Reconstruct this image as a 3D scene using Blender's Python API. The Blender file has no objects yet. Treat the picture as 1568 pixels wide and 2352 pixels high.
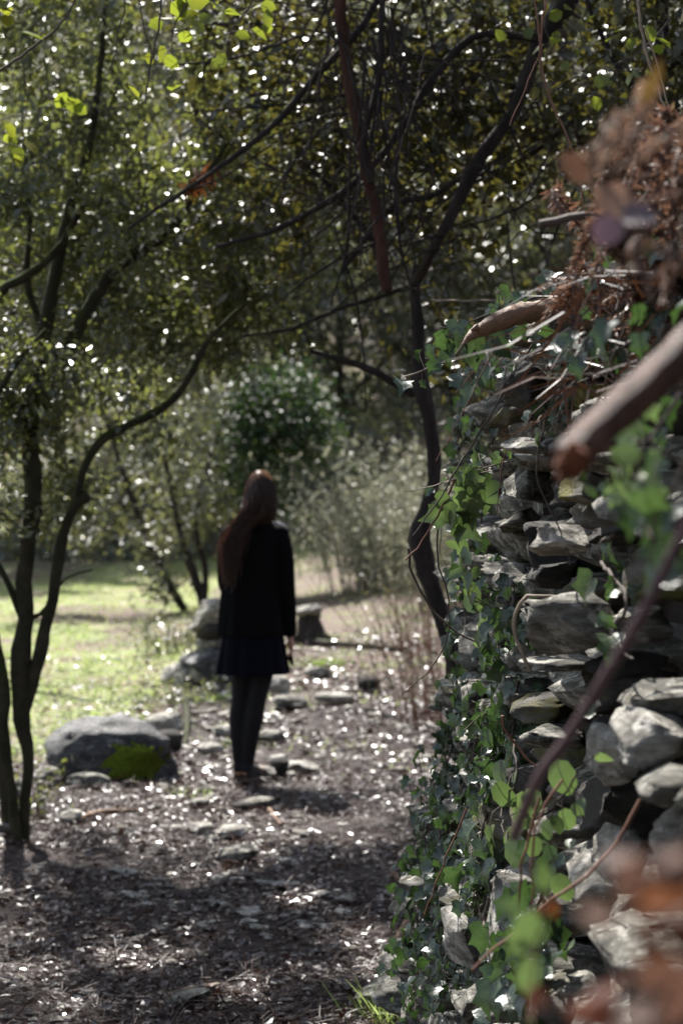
import bpy, bmesh, math, random
import numpy as np
from mathutils import Vector, Matrix, noise
R = math.radians
rng = np.random.default_rng(7)
random.seed(7)
scene = bpy.context.scene
COL = scene.collection

# ------------------------------------------------------------------ camera, light, exposure
F = 4900.0                      # focal length in reference pixels (1568 wide, 2352 high)
CAM = np.array([0.0, 0.0, 1.55])
PITCH = R(-0.48)
cam_d = bpy.data.cameras.new('camera')
cam = bpy.data.objects.new('camera', cam_d); COL.objects.link(cam)
cam.location = CAM; cam.rotation_euler = (R(90) + PITCH, 0, 0)
cam_d.sensor_fit = 'VERTICAL'; cam_d.sensor_height = 24; cam_d.lens = 50
cam_d.clip_start = 0.05; cam_d.clip_end = 500
cam_d.dof.use_dof = True; cam_d.dof.focus_distance = 4.6; cam_d.dof.aperture_fstop = 3.6
scene.camera = cam
SUN_AZ, SUN_EL = -18.0, 50.0     # degrees from +Y (ahead of the camera), to the left
w = bpy.data.worlds.new('World'); scene.world = w; w.use_nodes = True
nt = w.node_tree; nt.nodes.clear()
out = nt.nodes.new('ShaderNodeOutputWorld'); bg = nt.nodes.new('ShaderNodeBackground')
sky = nt.nodes.new('ShaderNodeTexSky'); sky.sky_type = 'NISHITA'; sky.sun_disc = False
sky.sun_elevation = R(SUN_EL); sky.sun_rotation = R(SUN_AZ % 360)
bg.inputs['Strength'].default_value = 0.078
hs = nt.nodes.new('ShaderNodeHueSaturation'); hs.inputs['Saturation'].default_value = .62; nt.links.new(sky.outputs[0], hs.inputs['Color']); nt.links.new(hs.outputs[0], bg.inputs[0]); nt.links.new(bg.outputs[0], out.inputs[0])
sd = bpy.data.lights.new('sun', 'SUN'); sd.energy = 5.0; sd.angle = R(0.5); sd.color = (1, 0.96, 0.9)
so = bpy.data.objects.new('sun', sd); COL.objects.link(so)
S = Vector((math.sin(R(SUN_AZ)) * math.cos(R(SUN_EL)), math.cos(R(SUN_AZ)) * math.cos(R(SUN_EL)), math.sin(R(SUN_EL))))
so.rotation_euler = S.to_track_quat('Z', 'Y').to_euler(); so.location = (0, 0, 20)
scene.view_settings.view_transform = 'Standard'; scene.view_settings.look = 'None'
scene.view_settings.gamma = 1; scene.view_settings.exposure = 1.27
scene.render.engine = 'CYCLES'
cy = scene.cycles
cy.max_bounces = 6; cy.diffuse_bounces = 3; cy.glossy_bounces = 2; cy.transmission_bounces = 4
cy.sample_clamp_indirect = 3; cy.caustics_reflective = False; cy.caustics_refractive = False
cy.use_denoising = True
try: cy.denoiser = 'OPENIMAGEDENOISE'
except Exception: pass

# ------------------------------------------------------------------ helpers
CP, SP = math.cos(PITCH), math.sin(PITCH)
def ray(x, y):
    a, b = (x - 784) / F, (1176 - y) / F
    return np.array([a, CP - b * SP, SP + b * CP])
def P(x, y, d):
    r = ray(x, y); return CAM + r * (d / r[1])
def px(d): return d / F
def nrm(v):
    v = np.asarray(v, float); return v / (np.linalg.norm(v, axis=-1, keepdims=True) + 1e-12)
def sines(X, Y, seed, k, n=6):
    r = np.random.default_rng(seed); s = np.zeros(np.broadcast(X, Y).shape)
    for i in range(n):
        a = r.uniform(0, 2 * math.pi); f = k * r.uniform(.6, 1.6)
        s = s + np.sin((X * math.cos(a) + Y * math.sin(a)) * f + r.uniform(0, 6.28))
    return s / n
def batter(z):
    return np.interp(z, [-.2, 0, .6, 1.0, 1.6, 2.0], [.36, .33, .21, .11, .06, .03])
def wallX(Y, z):
    return .462 + (6 - Y) * .043 - batter(z)
def gz(X, Y):
    X = np.asarray(X, float); Y = np.asarray(Y, float)
    z = np.interp(Y, [-10, 12, 31, 37, 42, 52, 95], [0, 0, .8, 1.2, 3.2, 9, 34])
    z = z + .05 * sines(X, Y, 3, .9) + .025 * sines(X, Y, 5, 3.1) + .012 * sines(X, Y, 6, 9)
    z = z + .22 * np.clip((X - .1) / .8, 0, 1) * np.clip((13 - Y) / 3, 0, 1) * np.clip((Y - 6.5) / 2, 0, 1)
    z = z + np.clip(Y - 11, 0, 20) * .012 * np.clip(X, -2, 4)
    return z
def G(x, y, lo=3, hi=90):
    r = ray(x, y); t = np.linspace(lo, hi, 3000)
    p = CAM[:, None] + r[:, None] * (t / r[1])
    d = p[2] - gz(p[0], p[1]); k = int(np.argmax(d < 0)) if (d < 0).any() else len(t) - 1
    return p[:, k].copy()
def W(x, y, jut=0.0):
    """point of the wall face seen at reference pixel x, y"""
    r = ray(x, y); t = np.linspace(1.2, 7.5, 1500)
    p = CAM[:, None] + r[:, None] * (t / r[1])
    d = p[0] - (wallX(p[1], p[2]) - jut)
    k = int(np.argmax(d > 0)) if (d > 0).any() else len(t) - 1
    return p[:, k].copy()

class M:
    def __init__(s): s.v = []; s.f = []; s.a = []; s.n = 0
    def add(s, v, f, a=0.5):
        v = np.asarray(v, float).reshape(-1, 3); f = np.asarray(f, int)
        s.v.append(v); s.f.append(f + s.n); s.n += len(v)
        s.a.append(np.broadcast_to(np.asarray(a, float), (len(v),)))
    def mesh(s, name, smooth=True):
        me = bpy.data.meshes.new(name)
        v = np.concatenate(s.v); a = np.concatenate(s.a)
        fl = np.concatenate([f.ravel() for f in s.f])
        ct = np.concatenate([np.full(len(f), f.shape[1]) for f in s.f])
        me.vertices.add(len(v)); me.vertices.foreach_set('co', v.astype(np.float32).ravel())
        me.loops.add(len(fl)); me.loops.foreach_set('vertex_index', fl.astype(np.int32))
        me.polygons.add(len(ct))
        st = np.concatenate([[0], np.cumsum(ct)[:-1]])
        me.polygons.foreach_set('loop_start', st.astype(np.int32))
        try: me.polygons.foreach_set('loop_total', ct.astype(np.int32))
        except Exception: pass
        me.update(calc_edges=True)
        me.polygons.foreach_set('use_smooth', np.full(len(ct), smooth))
        at = me.attributes.new('rnd', 'FLOAT', 'POINT'); at.data.foreach_set('value', a.astype(np.float32))
        me.validate()
        return me
    def obj(s, name, mat, parent=None, smooth=True):
        o = bpy.data.objects.new(name, s.mesh(name, smooth)); COL.objects.link(o)
        o.data.materials.append(mat)
        if parent is not None:
            o.parent = parent; o.matrix_parent_inverse = Matrix.Translation(-Vector(parent.location))
        return o
def tag(o, label=None, cat=None, group=None, kind=None):
    if label: o['label'] = label
    if cat: o['category'] = cat
    if group: o['group'] = group
    if kind: o['kind'] = kind
    return o
def thing(name, loc, label, cat, group=None):
    o = bpy.data.objects.new(name, None); COL.objects.link(o); o.location = Vector([float(c) for c in loc])
    o.empty_display_size = .1
    return tag(o, label, cat, group)
def resample(pts, step):
    """Catmull-Rom through pts, then even spacing"""
    p = np.asarray(pts, float)
    if len(p) > 2:
        q = np.vstack([2 * p[0] - p[1], p, 2 * p[-1] - p[-2]]); o = []
        for i in range(1, len(q) - 2):
            for t in np.linspace(0, 1, 8, endpoint=False):
                o.append(.5 * ((2 * q[i]) + (-q[i-1] + q[i+1]) * t + (2*q[i-1] - 5*q[i] + 4*q[i+1] - q[i+2]) * t*t + (-q[i-1] + 3*q[i] - 3*q[i+1] + q[i+2]) * t**3))
        o.append(p[-1]); p = np.array(o)
    s = np.concatenate([[0], np.cumsum(np.linalg.norm(np.diff(p[:, :3], axis=0), axis=1))])
    n = max(2, int(s[-1] / step) + 1); u = np.linspace(0, s[-1], n)
    return np.stack([np.interp(u, s, p[:, k]) for k in range(p.shape[1])], 1)
def tube(m, pts, rad, sides=6, a=.5, cap=True, lump=0.0):
    p = np.asarray(pts, float)[:, :3]; n = len(p)
    rad = np.broadcast_to(np.asarray(rad, float), (n,))
    t = nrm(np.gradient(p, axis=0)); ref = np.array([.3, .9, .31]) if abs(t[0] @ np.array([.3, .9, .31])) < .8 else np.array([1., .1, .2])
    u = nrm(ref - t * (t @ ref)[:, None]); v = np.cross(t, u)
    an = np.arange(sides) * 2 * math.pi / sides
    rr = rad[:, None] * (1 + (lump * rng.normal(size=(n, sides)) if lump else 0))
    ring = p[:, None] + (u[:, None] * np.cos(an)[None, :, None] + v[:, None] * np.sin(an)[None, :, None]) * rr[..., None]
    i = np.arange(n - 1)[:, None] * sides; j = np.arange(sides)[None]; k = (j + 1) % sides
    f = np.stack([i + j, i + k, i + sides + k, i + sides + j], -1).reshape(-1, 4)
    m.add(ring.reshape(-1, 3), f, a)
    if cap:
        for e, s in ((0, 1), (n - 1, -1)):
            c = np.vstack([ring[e], p[e] - t[e] * rad[e] * .3 * s]); tri = [(sides, a2, (a2 + 1) % sides) for a2 in range(sides)]
            m.add(c, tri, a)
# leaf templates: (along, across, up)
def tmpl(outline, fold=.12, curl=.1):
    o = np.array(outline, float); c = np.array([[.45, 0]]); o2 = np.vstack([o, c])
    z = fold * np.abs(o2[:, 1]) * 2 - curl * (o2[:, 0] - .4) ** 2 * 2
    n = len(o); f = np.array([(n, i, (i + 1) % n) for i in range(n)])
    return np.column_stack([o2, z]), f
T_RH = (np.array([[0, 0, 0], [.5, .26, .06], [1, 0, -.06], [.5, -.26, .06]]), np.array([[0, 3, 2, 1]]))
T_OV = (np.array([[0, 0, 0], [.3, .25, .06], [.72, .22, .04], [1, 0, -.08], [.72, -.22, .04], [.3, -.25, .06], [.5, 0, -.02]]),
        np.array([[0, 6, 1], [1, 6, 2], [2, 6, 3], [3, 6, 4], [4, 6, 5], [5, 6, 0]]))
T_IVY = tmpl([(0, 0), (-.13, .1), (-.14, .26), (-.02, .46), (.16, .36), (.26, .31), (.42, .36), (.58, .42), (.6, .27), (.7, .15), (1, 0), (.7, -.15), (.6, -.27), (.58, -.42), (.42, -.36), (.26, -.31), (.16, -.36), (-.02, -.46), (-.14, -.26), (-.13, -.1)], .2, .35)
T_RND = tmpl([(0, 0), (.1, .26), (.4, .38), (.75, .32), (1, .05), (.98, -.08), (.72, -.34), (.4, -.38), (.1, -.26)], .1, .15)
T_STRIP = (np.array([[0, .5, 0], [.5, .5, .08], [1, .1, 0], [1, -.1, 0], [.5, -.5, .08], [0, -.5, 0]]), np.array([[0, 5, 4, 1], [1, 4, 3, 2]]))
def leaves(m, C, A, N, L, t=T_RH, wid=1.0, a=None):
    C = np.asarray(C, float); n = len(C)
    if n == 0: return
    A = nrm(A); N = nrm(N); B = nrm(np.cross(N, A)); N = np.cross(A, B)
    L = np.broadcast_to(np.asarray(L, float), (n,))[:, None, None]; wid = np.broadcast_to(np.asarray(wid, float), (n,))[:, None, None]
    tv, tf = t
    v = C[:, None] + L * (A[:, None] * tv[None, :, 0:1] + B[:, None] * tv[None, :, 1:2] * wid + N[:, None] * tv[None, :, 2:3])
    f = (tf[None] + (np.arange(n) * len(tv))[:, None, None]).reshape(-1, tf.shape[1])
    if a is None: a = rng.random(n)
    av = np.repeat(a, len(tv))
    if len(tv) > 12: av = av.reshape(n, -1); av[:, -1] += .22; av[:, 0] += .15; av = av.ravel()
    m.add(v.reshape(-1, 3), f, av)
def rdir(n): return nrm(rng.normal(size=(n, 3)))

# ------------------------------------------------------------------ materials
def newmat(name):
    m = bpy.data.materials.new(name); m.use_nodes = True; t = m.node_tree; t.nodes.clear()
    return m, t, t.nodes.new, t.links.new
def ramp(N, cols):
    r = N('ShaderNodeValToRGB'); e = r.color_ramp.elements
    while len(e) < len(cols): e.new(.5)
    for i, (p, c) in enumerate(cols): e[i].position = p; e[i].color = (*c, 1)
    return r
def leafmat(name, cols, trans=(.25, .32, .03), tmix=.35, rough=.32, spec=.5, mott=35, bump=0):
    m, t, N, Lk = newmat(name)
    o = N('ShaderNodeOutputMaterial'); b = N('ShaderNodeBsdfPrincipled'); tr = N('ShaderNodeBsdfTranslucent'); mx = N('ShaderNodeMixShader')
    at = N('ShaderNodeAttribute'); at.attribute_name = 'rnd'; r = ramp(N, cols)
    g = N('ShaderNodeTexCoord'); nz = N('ShaderNodeTexNoise'); nz.inputs['Scale'].default_value = mott; nz.inputs['Detail'].default_value = 4; Lk(g.outputs['Object'], nz.inputs['Vector'])
    ad = N('ShaderNodeMath'); ad.operation = 'MULTIPLY_ADD'; ad.inputs[1].default_value = 1.0; Lk(nz.outputs['Fac'], ad.inputs[0]); sb = N('ShaderNodeMath'); sb.operation = 'SUBTRACT'; Lk(at.outputs['Fac'], sb.inputs[0]); sb.inputs[1].default_value = .5; Lk(sb.outputs[0], ad.inputs[2])
    Lk(ad.outputs[0], r.inputs[0]); Lk(r.outputs[0], b.inputs['Base Color'])
    if bump:
        bp = N('ShaderNodeBump'); bp.inputs['Strength'].default_value = bump; bp.inputs['Distance'].default_value = .004; Lk(nz.outputs['Fac'], bp.inputs['Height']); Lk(bp.outputs[0], b.inputs['Normal'])
    hs = N('ShaderNodeMix'); hs.data_type = 'RGBA'; hs.inputs[0].default_value = .6
    Lk(r.outputs[0], hs.inputs[6]); hs.inputs[7].default_value = (*trans, 1); Lk(hs.outputs[2], tr.inputs[0])
    b.inputs['Roughness'].default_value = rough; b.inputs['Specular IOR Level'].default_value = spec
    mx.inputs[0].default_value = tmix; Lk(b.outputs[0], mx.inputs[1]); Lk(tr.outputs[0], mx.inputs[2]); Lk(mx.outputs[0], o.inputs[0])
    return m
def surf(name, cols, scale=8, rough=.85, bump=.4, detail=6, stretch=(1, 1, 1), spec=.3, layer=None, moss=None, bscale=None):
    """noise-coloured rough surface; layer: second noise mask (colour, scale, lo, hi); moss: (colour, lo, hi) on upward faces"""
    m, t, N, Lk = newmat(name)
    o = N('ShaderNodeOutputMaterial'); b = N('ShaderNodeBsdfPrincipled'); tc = N('ShaderNodeTexCoord'); mp = N('ShaderNodeMapping')
    mp.inputs['Scale'].default_value = stretch; Lk(tc.outputs['Object'], mp.inputs[0])
    n = N('ShaderNodeTexNoise'); n.inputs['Scale'].default_value = scale; n.inputs['Detail'].default_value = detail; n.inputs['Roughness'].default_value = .65
    Lk(mp.outputs[0], n.inputs['Vector']); r = ramp(N, cols); Lk(n.outputs['Fac'], r.inputs[0]); c = r.outputs[0]
    def mixin(c, fac, col):
        x = N('ShaderNodeMix'); x.data_type = 'RGBA'; Lk(fac, x.inputs[0]); Lk(c, x.inputs[6]); x.inputs[7].default_value = (*col, 1); return x.outputs[2]
    for col, sc, lo, hi in (layer or ()):
        n2 = N('ShaderNodeTexNoise'); n2.inputs['Scale'].default_value = sc; n2.inputs['Detail'].default_value = 5; n2.inputs['Roughness'].default_value = .7
        Lk(tc.outputs['Object'], n2.inputs['Vector'])
        mr = N('ShaderNodeMapRange'); mr.inputs[1].default_value = lo; mr.inputs[2].default_value = hi; Lk(n2.outputs['Fac'], mr.inputs[0]); c = mixin(c, mr.outputs[0], col)
    if moss:
        g = N('ShaderNodeNewGeometry'); sx = N('ShaderNodeSeparateXYZ'); Lk(g.outputs['Normal'], sx.inputs[0])
        n3 = N('ShaderNodeTexNoise'); n3.inputs['Scale'].default_value = 7; Lk(tc.outputs['Object'], n3.inputs['Vector'])
        ad = N('ShaderNodeMath'); ad.operation = 'MULTIPLY_ADD'; Lk(n3.outputs['Fac'], ad.inputs[0]); ad.inputs[1].default_value = 1.6; Lk(sx.outputs['Z'], ad.inputs[2])
        mr = N('ShaderNodeMapRange'); mr.inputs[1].default_value = moss[1]; mr.inputs[2].default_value = moss[2]; Lk(ad.outputs[0], mr.inputs[0]); c = mixin(c, mr.outputs[0], moss[0])
    Lk(c, b.inputs['Base Color']); b.inputs['Roughness'].default_value = rough; b.inputs['Specular IOR Level'].default_value = spec
    nb = N('ShaderNodeTexNoise'); nb.inputs['Scale'].default_value = bscale or scale * 3; nb.inputs['Detail'].default_value = 8; nb.inputs['Roughness'].default_value = .7
    Lk(mp.outputs[0], nb.inputs['Vector'])
    bp = N('ShaderNodeBump'); bp.inputs['Strength'].default_value = bump; bp.inputs['Distance'].default_value = .02; Lk(nb.outputs['Fac'], bp.inputs['Height'])
    Lk(bp.outputs[0], b.inputs['Normal']); Lk(b.outputs[0], o.inputs[0])
    return m
MAT = {
 'oak': leafmat('oak_leaf', [(0, (.02, .03, .022)), (.5, (.036, .052, .026)), (.85, (.075, .085, .026)), (1, (.16, .14, .025))], (.36, .4, .08), .38, .35, 1.3),
 'olive': leafmat('olive_leaf', [(0, (.016, .022, .01)), (.6, (.035, .04, .012)), (1, (.08, .07, .012))], (.2, .18, .03), .32, .36, .8),
 'lime': leafmat('lime_leaf', [(0, (.05, .075, .02)), (.6, (.09, .12, .02)), (1, (.2, .16, .02))], (.42, .5, .04), .5, .45, .4),
 'far': leafmat('far_leaf', [(0, (.03, .04, .038)), (.6, (.056, .067, .056)), (1, (.12, .125, .075))], (.36, .38, .1), .36, .38, 1.5),
 'green': leafmat('bush_leaf', [(0, (.010, .024, .012)), (.7, (.018, .045, .018)), (1, (.09, .11, .02))], (.1, .2, .03), .2, .5, .4),
 'ivy': leafmat('ivy_leaf', [(0, (.016, .032, .018)), (.6, (.03, .055, .028)), (.9, (.06, .095, .045)), (1, (.1, .145, .06))], (.12, .24, .04), .2, .38, .9, 70, .5),
 'ivyb': leafmat('ivy_leaf_young', [(0, (.055, .085, .035)), (1, (.15, .2, .09))], (.22, .36, .08), .28, .4, .8, 60, .4),
 'grass': leafmat('grass_blade', [(0, (.14, .21, .05)), (.5, (.27, .35, .11)), (.8, (.42, .42, .22)), (1, (.6, .52, .38))], (.55, .7, .22), .45, .5, .3),
 'broom': leafmat('broom_stem', [(0, (.18, .19, .14)), (.6, (.34, .33, .25)), (1, (.55, .52, .42))], (.3, .32, .18), .3, .5, .3),
 'litter': leafmat('litter_leaf', [(0, (.016, .007, .0055)), (.5, (.042, .019, .016)), (.85, (.10, .052, .047)), (1, (.28, .2, .19))], (.2, .1, .04), .06, .34, 1.1),
 'needle': leafmat('pine_needle', [(0, (.018, .009, .007)), (.6, (.045, .021, .015)), (1, (.12, .065, .045))], (.2, .08, .03), .1, .5, .3),
 'fern': leafmat('dead_fern', [(0, (.07, .036, .024)), (.5, (.16, .085, .055)), (1, (.33, .22, .165))], (.34, .17, .1), .22, .6, .3),
 'rust': leafmat('rust_leaf', [(0, (.08, .025, .01)), (1, (.15, .055, .02))], (.28, .09, .02), .3, .6, .3),
 'fernpale': leafmat('dead_fern_pale', [(0, (.2, .12, .08)), (1, (.42, .29, .21))], (.5, .3, .2), .3, .6, .3),
 'dusty': leafmat('dusty_leaf', [(0, (.05, .026, .018)), (1, (.17, .1, .075))], (.3, .15, .1), .25, .7, .2),
 'maroon': leafmat('maroon_leaf', [(0, (.05, .02, .014)), (1, (.12, .05, .035))], (.25, .08, .05), .25, .7, .2),
 'mauve': leafmat('mauve_leaf', [(0, (.1, .075, .085)), (1, (.15, .115, .12))], (.3, .14, .2), .2, .5, .3),
 'amber': leafmat('amber_leaf', [(0, (.1, .065, .02)), (1, (.15, .07, .035))], (.2, .12, .03), .3, .5, .3),
 'bark': surf('bark', [(.25, (.014, .011, .01)), (.5, (.035, .027, .024)), (.75, (.075, .06, .052))], 14, .9, .8, stretch=(1, 1, .3), moss=((.04, .05, .012), 1.35, 1.8)),
 'barkred': surf('bark_red', [(.25, (.025, .012, .009)), (.55, (.07, .03, .02)), (.8, (.14, .07, .05))], 14, .9, .8, stretch=(1, 1, .3)),
 'mossbark': surf('bark_mossy', [(.25, (.02, .018, .012)), (.5, (.04, .036, .02)), (.75, (.08, .065, .04))], 12, .95, .7, moss=((.05, .07, .012), 1.0, 1.4)),
 'twig': surf('twig', [(.2, (.04, .03, .025)), (.8, (.13, .1, .085))], 20, .8, .2),
 'paletwig': surf('pale_twig', [(.2, (.14, .1, .075)), (.8, (.36, .29, .22))], 22, .7, .2),
 'redtwig': surf('red_twig', [(.2, (.11, .045, .03)), (.8, (.26, .13, .085))], 22, .7, .2),
 'purple': surf('bramble_stem', [(.2, (.06, .03, .04)), (.8, (.14, .085, .1))], 22, .6, .2),
 'rock': surf('schist', [(.32, (.055, .05, .042)), (.5, (.18, .17, .145)), (.66, (.42, .40, .35))], 13, .85, 1.0, 9, (1, 1, 4.5), .25,
              layer=[((.6, .58, .51), 19, .53, .6), ((.025, .022, .02), 9, .6, .7), ((.11, .10, .035), 5, .58, .72)], bscale=42),
 'rockpale': surf('schist_pale', [(.32, (.13, .12, .1)), (.5, (.33, .31, .27)), (.66, (.62, .59, .53))], 15, .85, 1.0, 9, (1, 1, 3), .25,
              layer=[((.72, .69, .62), 17, .53, .6), ((.04, .037, .03), 11, .62, .72)], bscale=38),
 'rockdark': surf('schist_dark', [(.3, (.022, .02, .018)), (.55, (.05, .045, .04)), (.75, (.11, .1, .085))], 12, .85, .9, 9, (1, 1, 3), .3,
              layer=[((.09, .085, .03), 6, .58, .7)], bscale=36),
 'rockmoss': surf('schist_mossy', [(.3, (.06, .055, .045)), (.55, (.13, .12, .1)), (.75, (.24, .22, .19))], 12, .85, .9, 9, (1, 1, 2.4), .3,
              layer=[((.13, .12, .02), 6, .46, .6), ((.02, .018, .015), 8, .6, .72)], bscale=36),
 'boulder': surf('boulder_stone', [(.34, (.018, .018, .019)), (.5, (.055, .055, .058)), (.66, (.15, .15, .15))], 9, .6, 1.0, 10, (1, 1, 2.6), .5, bscale=26, layer=[((.3, .3, .28), 22, .58, .64)]),
 'moss': surf('moss', [(.3, (.09, .13, .012)), (.6, (.2, .27, .022)), (.8, (.3, .36, .04))], 40, .95, 1.0, bscale=140),
 'mossleaf': leafmat('moss_leaf', [(0, (.15, .22, .015)), (1, (.3, .38, .04))], (.5, .6, .05), .45, .7, .2),
 'soil': surf('soil', [(.25, (.02, .013, .012)), (.5, (.045, .03, .027)), (.75, (.09, .065, .058))], 7, .8, 1.0, 9, spec=.3, bscale=45),
 'meadow': None,
 'wood': surf('driftwood', [(.3, (.10, .05, .026)), (.55, (.22, .12, .065)), (.8, (.38, .27, .18))], 9, .6, .6, 7, (1, 1, 1), .4, bscale=50),
 'stick': surf('stick_bark', [(.35, (.035, .014, .008)), (.5, (.11, .046, .027)), (.65, (.2, .1, .062))], 16, .5, .9, 8, spec=.25),
 'heart': surf('broken_wood', [(.3, (.12, .035, .015)), (.6, (.3, .1, .04)), (.8, (.48, .24, .12))], 25, .8, .9),
 'skin': surf('skin', [(.3, (.42, .22, .16)), (.7, (.5, .28, .2))], 20, .5, .03),
 'black': surf('black_wool', [(.3, (.003, .003, .0035)), (.7, (.009, .009, .010))], 120, .95, .15, spec=.08),
 'navy': surf('navy_cotton', [(.3, (.003, .0035, .008)), (.7, (.006, .0065, .014))], 90, .9, .15, spec=.1),
 'tights': surf('dark_tights', [(.3, (.01, .0095, .0105)), (.7, (.018, .017, .019))], 200, .75, .05, spec=.2),
 'shoe': surf('shoe_suede', [(.3, (.02, .015, .014)), (.7, (.05, .036, .032))], 60, .8, .1),
 'sole': surf('shoe_sole', [(.3, (.12, .09, .07)), (.7, (.2, .15, .12))], 60, .7, .1),
 'white': surf('pale_cloth', [(.3, (.4, .4, .45)), (.7, (.55, .55, .6))], 60, .8, .05),
 'hair': leafmat('brown_hair', [(0, (.015, .007, .005)), (.6, (.035, .016, .01)), (1, (.2, .12, .08))], (.7, .36, .18), .38, .4, .7),
}
def groundmat():
    m, t, N, Lk = newmat('ground_soil_and_turf')
    o = N('ShaderNodeOutputMaterial'); b = N('ShaderNodeBsdfPrincipled'); tc = N('ShaderNodeTexCoord')
    at = N('ShaderNodeAttribute'); at.attribute_name = 'rnd'
    def noi(sc, d=8):
        n = N('ShaderNodeTexNoise'); n.inputs['Scale'].default_value = sc; n.inputs['Detail'].default_value = d; n.inputs['Roughness'].default_value = .7
        Lk(tc.outputs['Object'], n.inputs['Vector']); return n
    n1 = noi(7); n2 = noi(2.2)
    soil = ramp(N, [(.25, (.012, .006, .0045)), (.5, (.03, .0155, .012)), (.75, (.075, .043, .035))]); Lk(n1.outputs['Fac'], soil.inputs[0])
    turf = ramp(N, [(.3, (.24, .16, .12)), (.45, (.28, .25, .13)), (.6, (.26, .32, .11)), (.8, (.4, .4, .22))]); Lk(n2.outputs['Fac'], turf.inputs[0])
    earth = ramp(N, [(.3, (.09, .055, .045)), (.48, (.17, .115, .09)), (.6, (.17, .18, .08)), (.75, (.3, .24, .2))]); Lk(n2.outputs['Fac'], earth.inputs[0])
    a1 = N('ShaderNodeMapRange'); a1.inputs[2].default_value = .5; Lk(at.outputs['Fac'], a1.inputs[0])
    a2 = N('ShaderNodeMapRange'); a2.inputs[1].default_value = .5; Lk(at.outputs['Fac'], a2.inputs[0])
    x0 = N('ShaderNodeMix'); x0.data_type = 'RGBA'; Lk(a1.outputs[0], x0.inputs[0]); Lk(soil.outputs[0], x0.inputs[6]); Lk(earth.outputs[0], x0.inputs[7])
    x = N('ShaderNodeMix'); x.data_type = 'RGBA'; Lk(a2.outputs[0], x.inputs[0]); Lk(x0.outputs[2], x.inputs[6]); Lk(turf.outputs[0], x.inputs[7])
    Lk(x.outputs[2], b.inputs['Base Color']); b.inputs['Roughness'].default_value = .85
    nb = noi(40); bp = N('ShaderNodeBump'); bp.inputs['Strength'].default_value = .9; bp.inputs['Distance'].default_value = .03
    Lk(nb.outputs['Fac'], bp.inputs['Height']); Lk(bp.outputs[0], b.inputs['Normal']); Lk(b.outputs[0], o.inputs[0])
    return m
MAT['meadow'] = groundmat()

def turfness(X, Y):
    """1 in the sunny meadow, 0 on the path and under the trees"""
    edge = np.interp(Y, [8, 11, 13, 16, 19, 24, 32, 40], [-3.2, -2.2, -1.15, -1.1, -.7, -.5, -.2, 1])
    e = edge + .35 * sines(X, Y, 11, 1.6)
    t = np.clip((e - X) / .5, 0, 1) * np.clip((Y - 10.8) / 1.2, 0, 1)
    hole = np.clip((sines(X, Y, 81, 1.5) + .5 * sines(X, Y, 82, 5) + .1) * 4, 0, 1) * np.clip((Y - 18.5) / 2, 0, 1)
    return t * (1 - .5 * hole)

# ------------------------------------------------------------------ ground, path, hillside, bank
def grid(xs, ys, zf, name, mat, af=None):
    X, Y = np.meshgrid(xs, ys); Z = zf(X, Y); nx, ny = len(xs), len(ys)
    m = M(); i = np.arange(ny - 1)[:, None] * nx; j = np.arange(nx - 1)[None]
    f = np.stack([i + j, i + j + 1, i + nx + j + 1, i + nx + j], -1).reshape(-1, 4)
    m.add(np.stack([X, Y, Z], -1).reshape(-1, 3), f, af(X, Y).ravel() if af else .5)
    return m.obj(name, mat)
xs = np.concatenate([np.linspace(-60, -8, 40, endpoint=False), np.linspace(-8, 8, 230, endpoint=False), np.linspace(8, 60, 40)])
ys = np.concatenate([np.linspace(-30, 3, 20, endpoint=False), np.linspace(3, 34, 420, endpoint=False), np.linspace(34, 95, 60)])
tag(grid(xs, ys, gz, 'ground', MAT['meadow'], lambda X, Y: np.maximum(turfness(X, Y), .5 * np.clip((Y - 14.5) / 2, 0, 1) * (Y < 40))), kind='structure')
def bankz(X, Y):
    z = 1.86 + .55 * np.clip(X - .6, 0, 2.2) + .2 * np.clip(X - 2.8, 0, 30) + .05 * sines(X, Y, 21, 2.5) + .02 * sines(X, Y, 22, 11)
    k = np.clip((7.6 - Y) / 1.1, 0, 1); z = z * k + (gz(X, Y) - .3) * (1 - k)
    edge = np.clip((X - (wallX(Y, 1.9) + .06)) / .12, 0, 1)
    return z * edge - .5 * (1 - edge)
tag(grid(np.concatenate([np.linspace(.3, 1.8, 50, endpoint=False), np.linspace(1.8, 14, 40)]), np.linspace(-4, 7.7, 110), bankz, 'bank', MAT['soil']), kind='structure')

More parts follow.
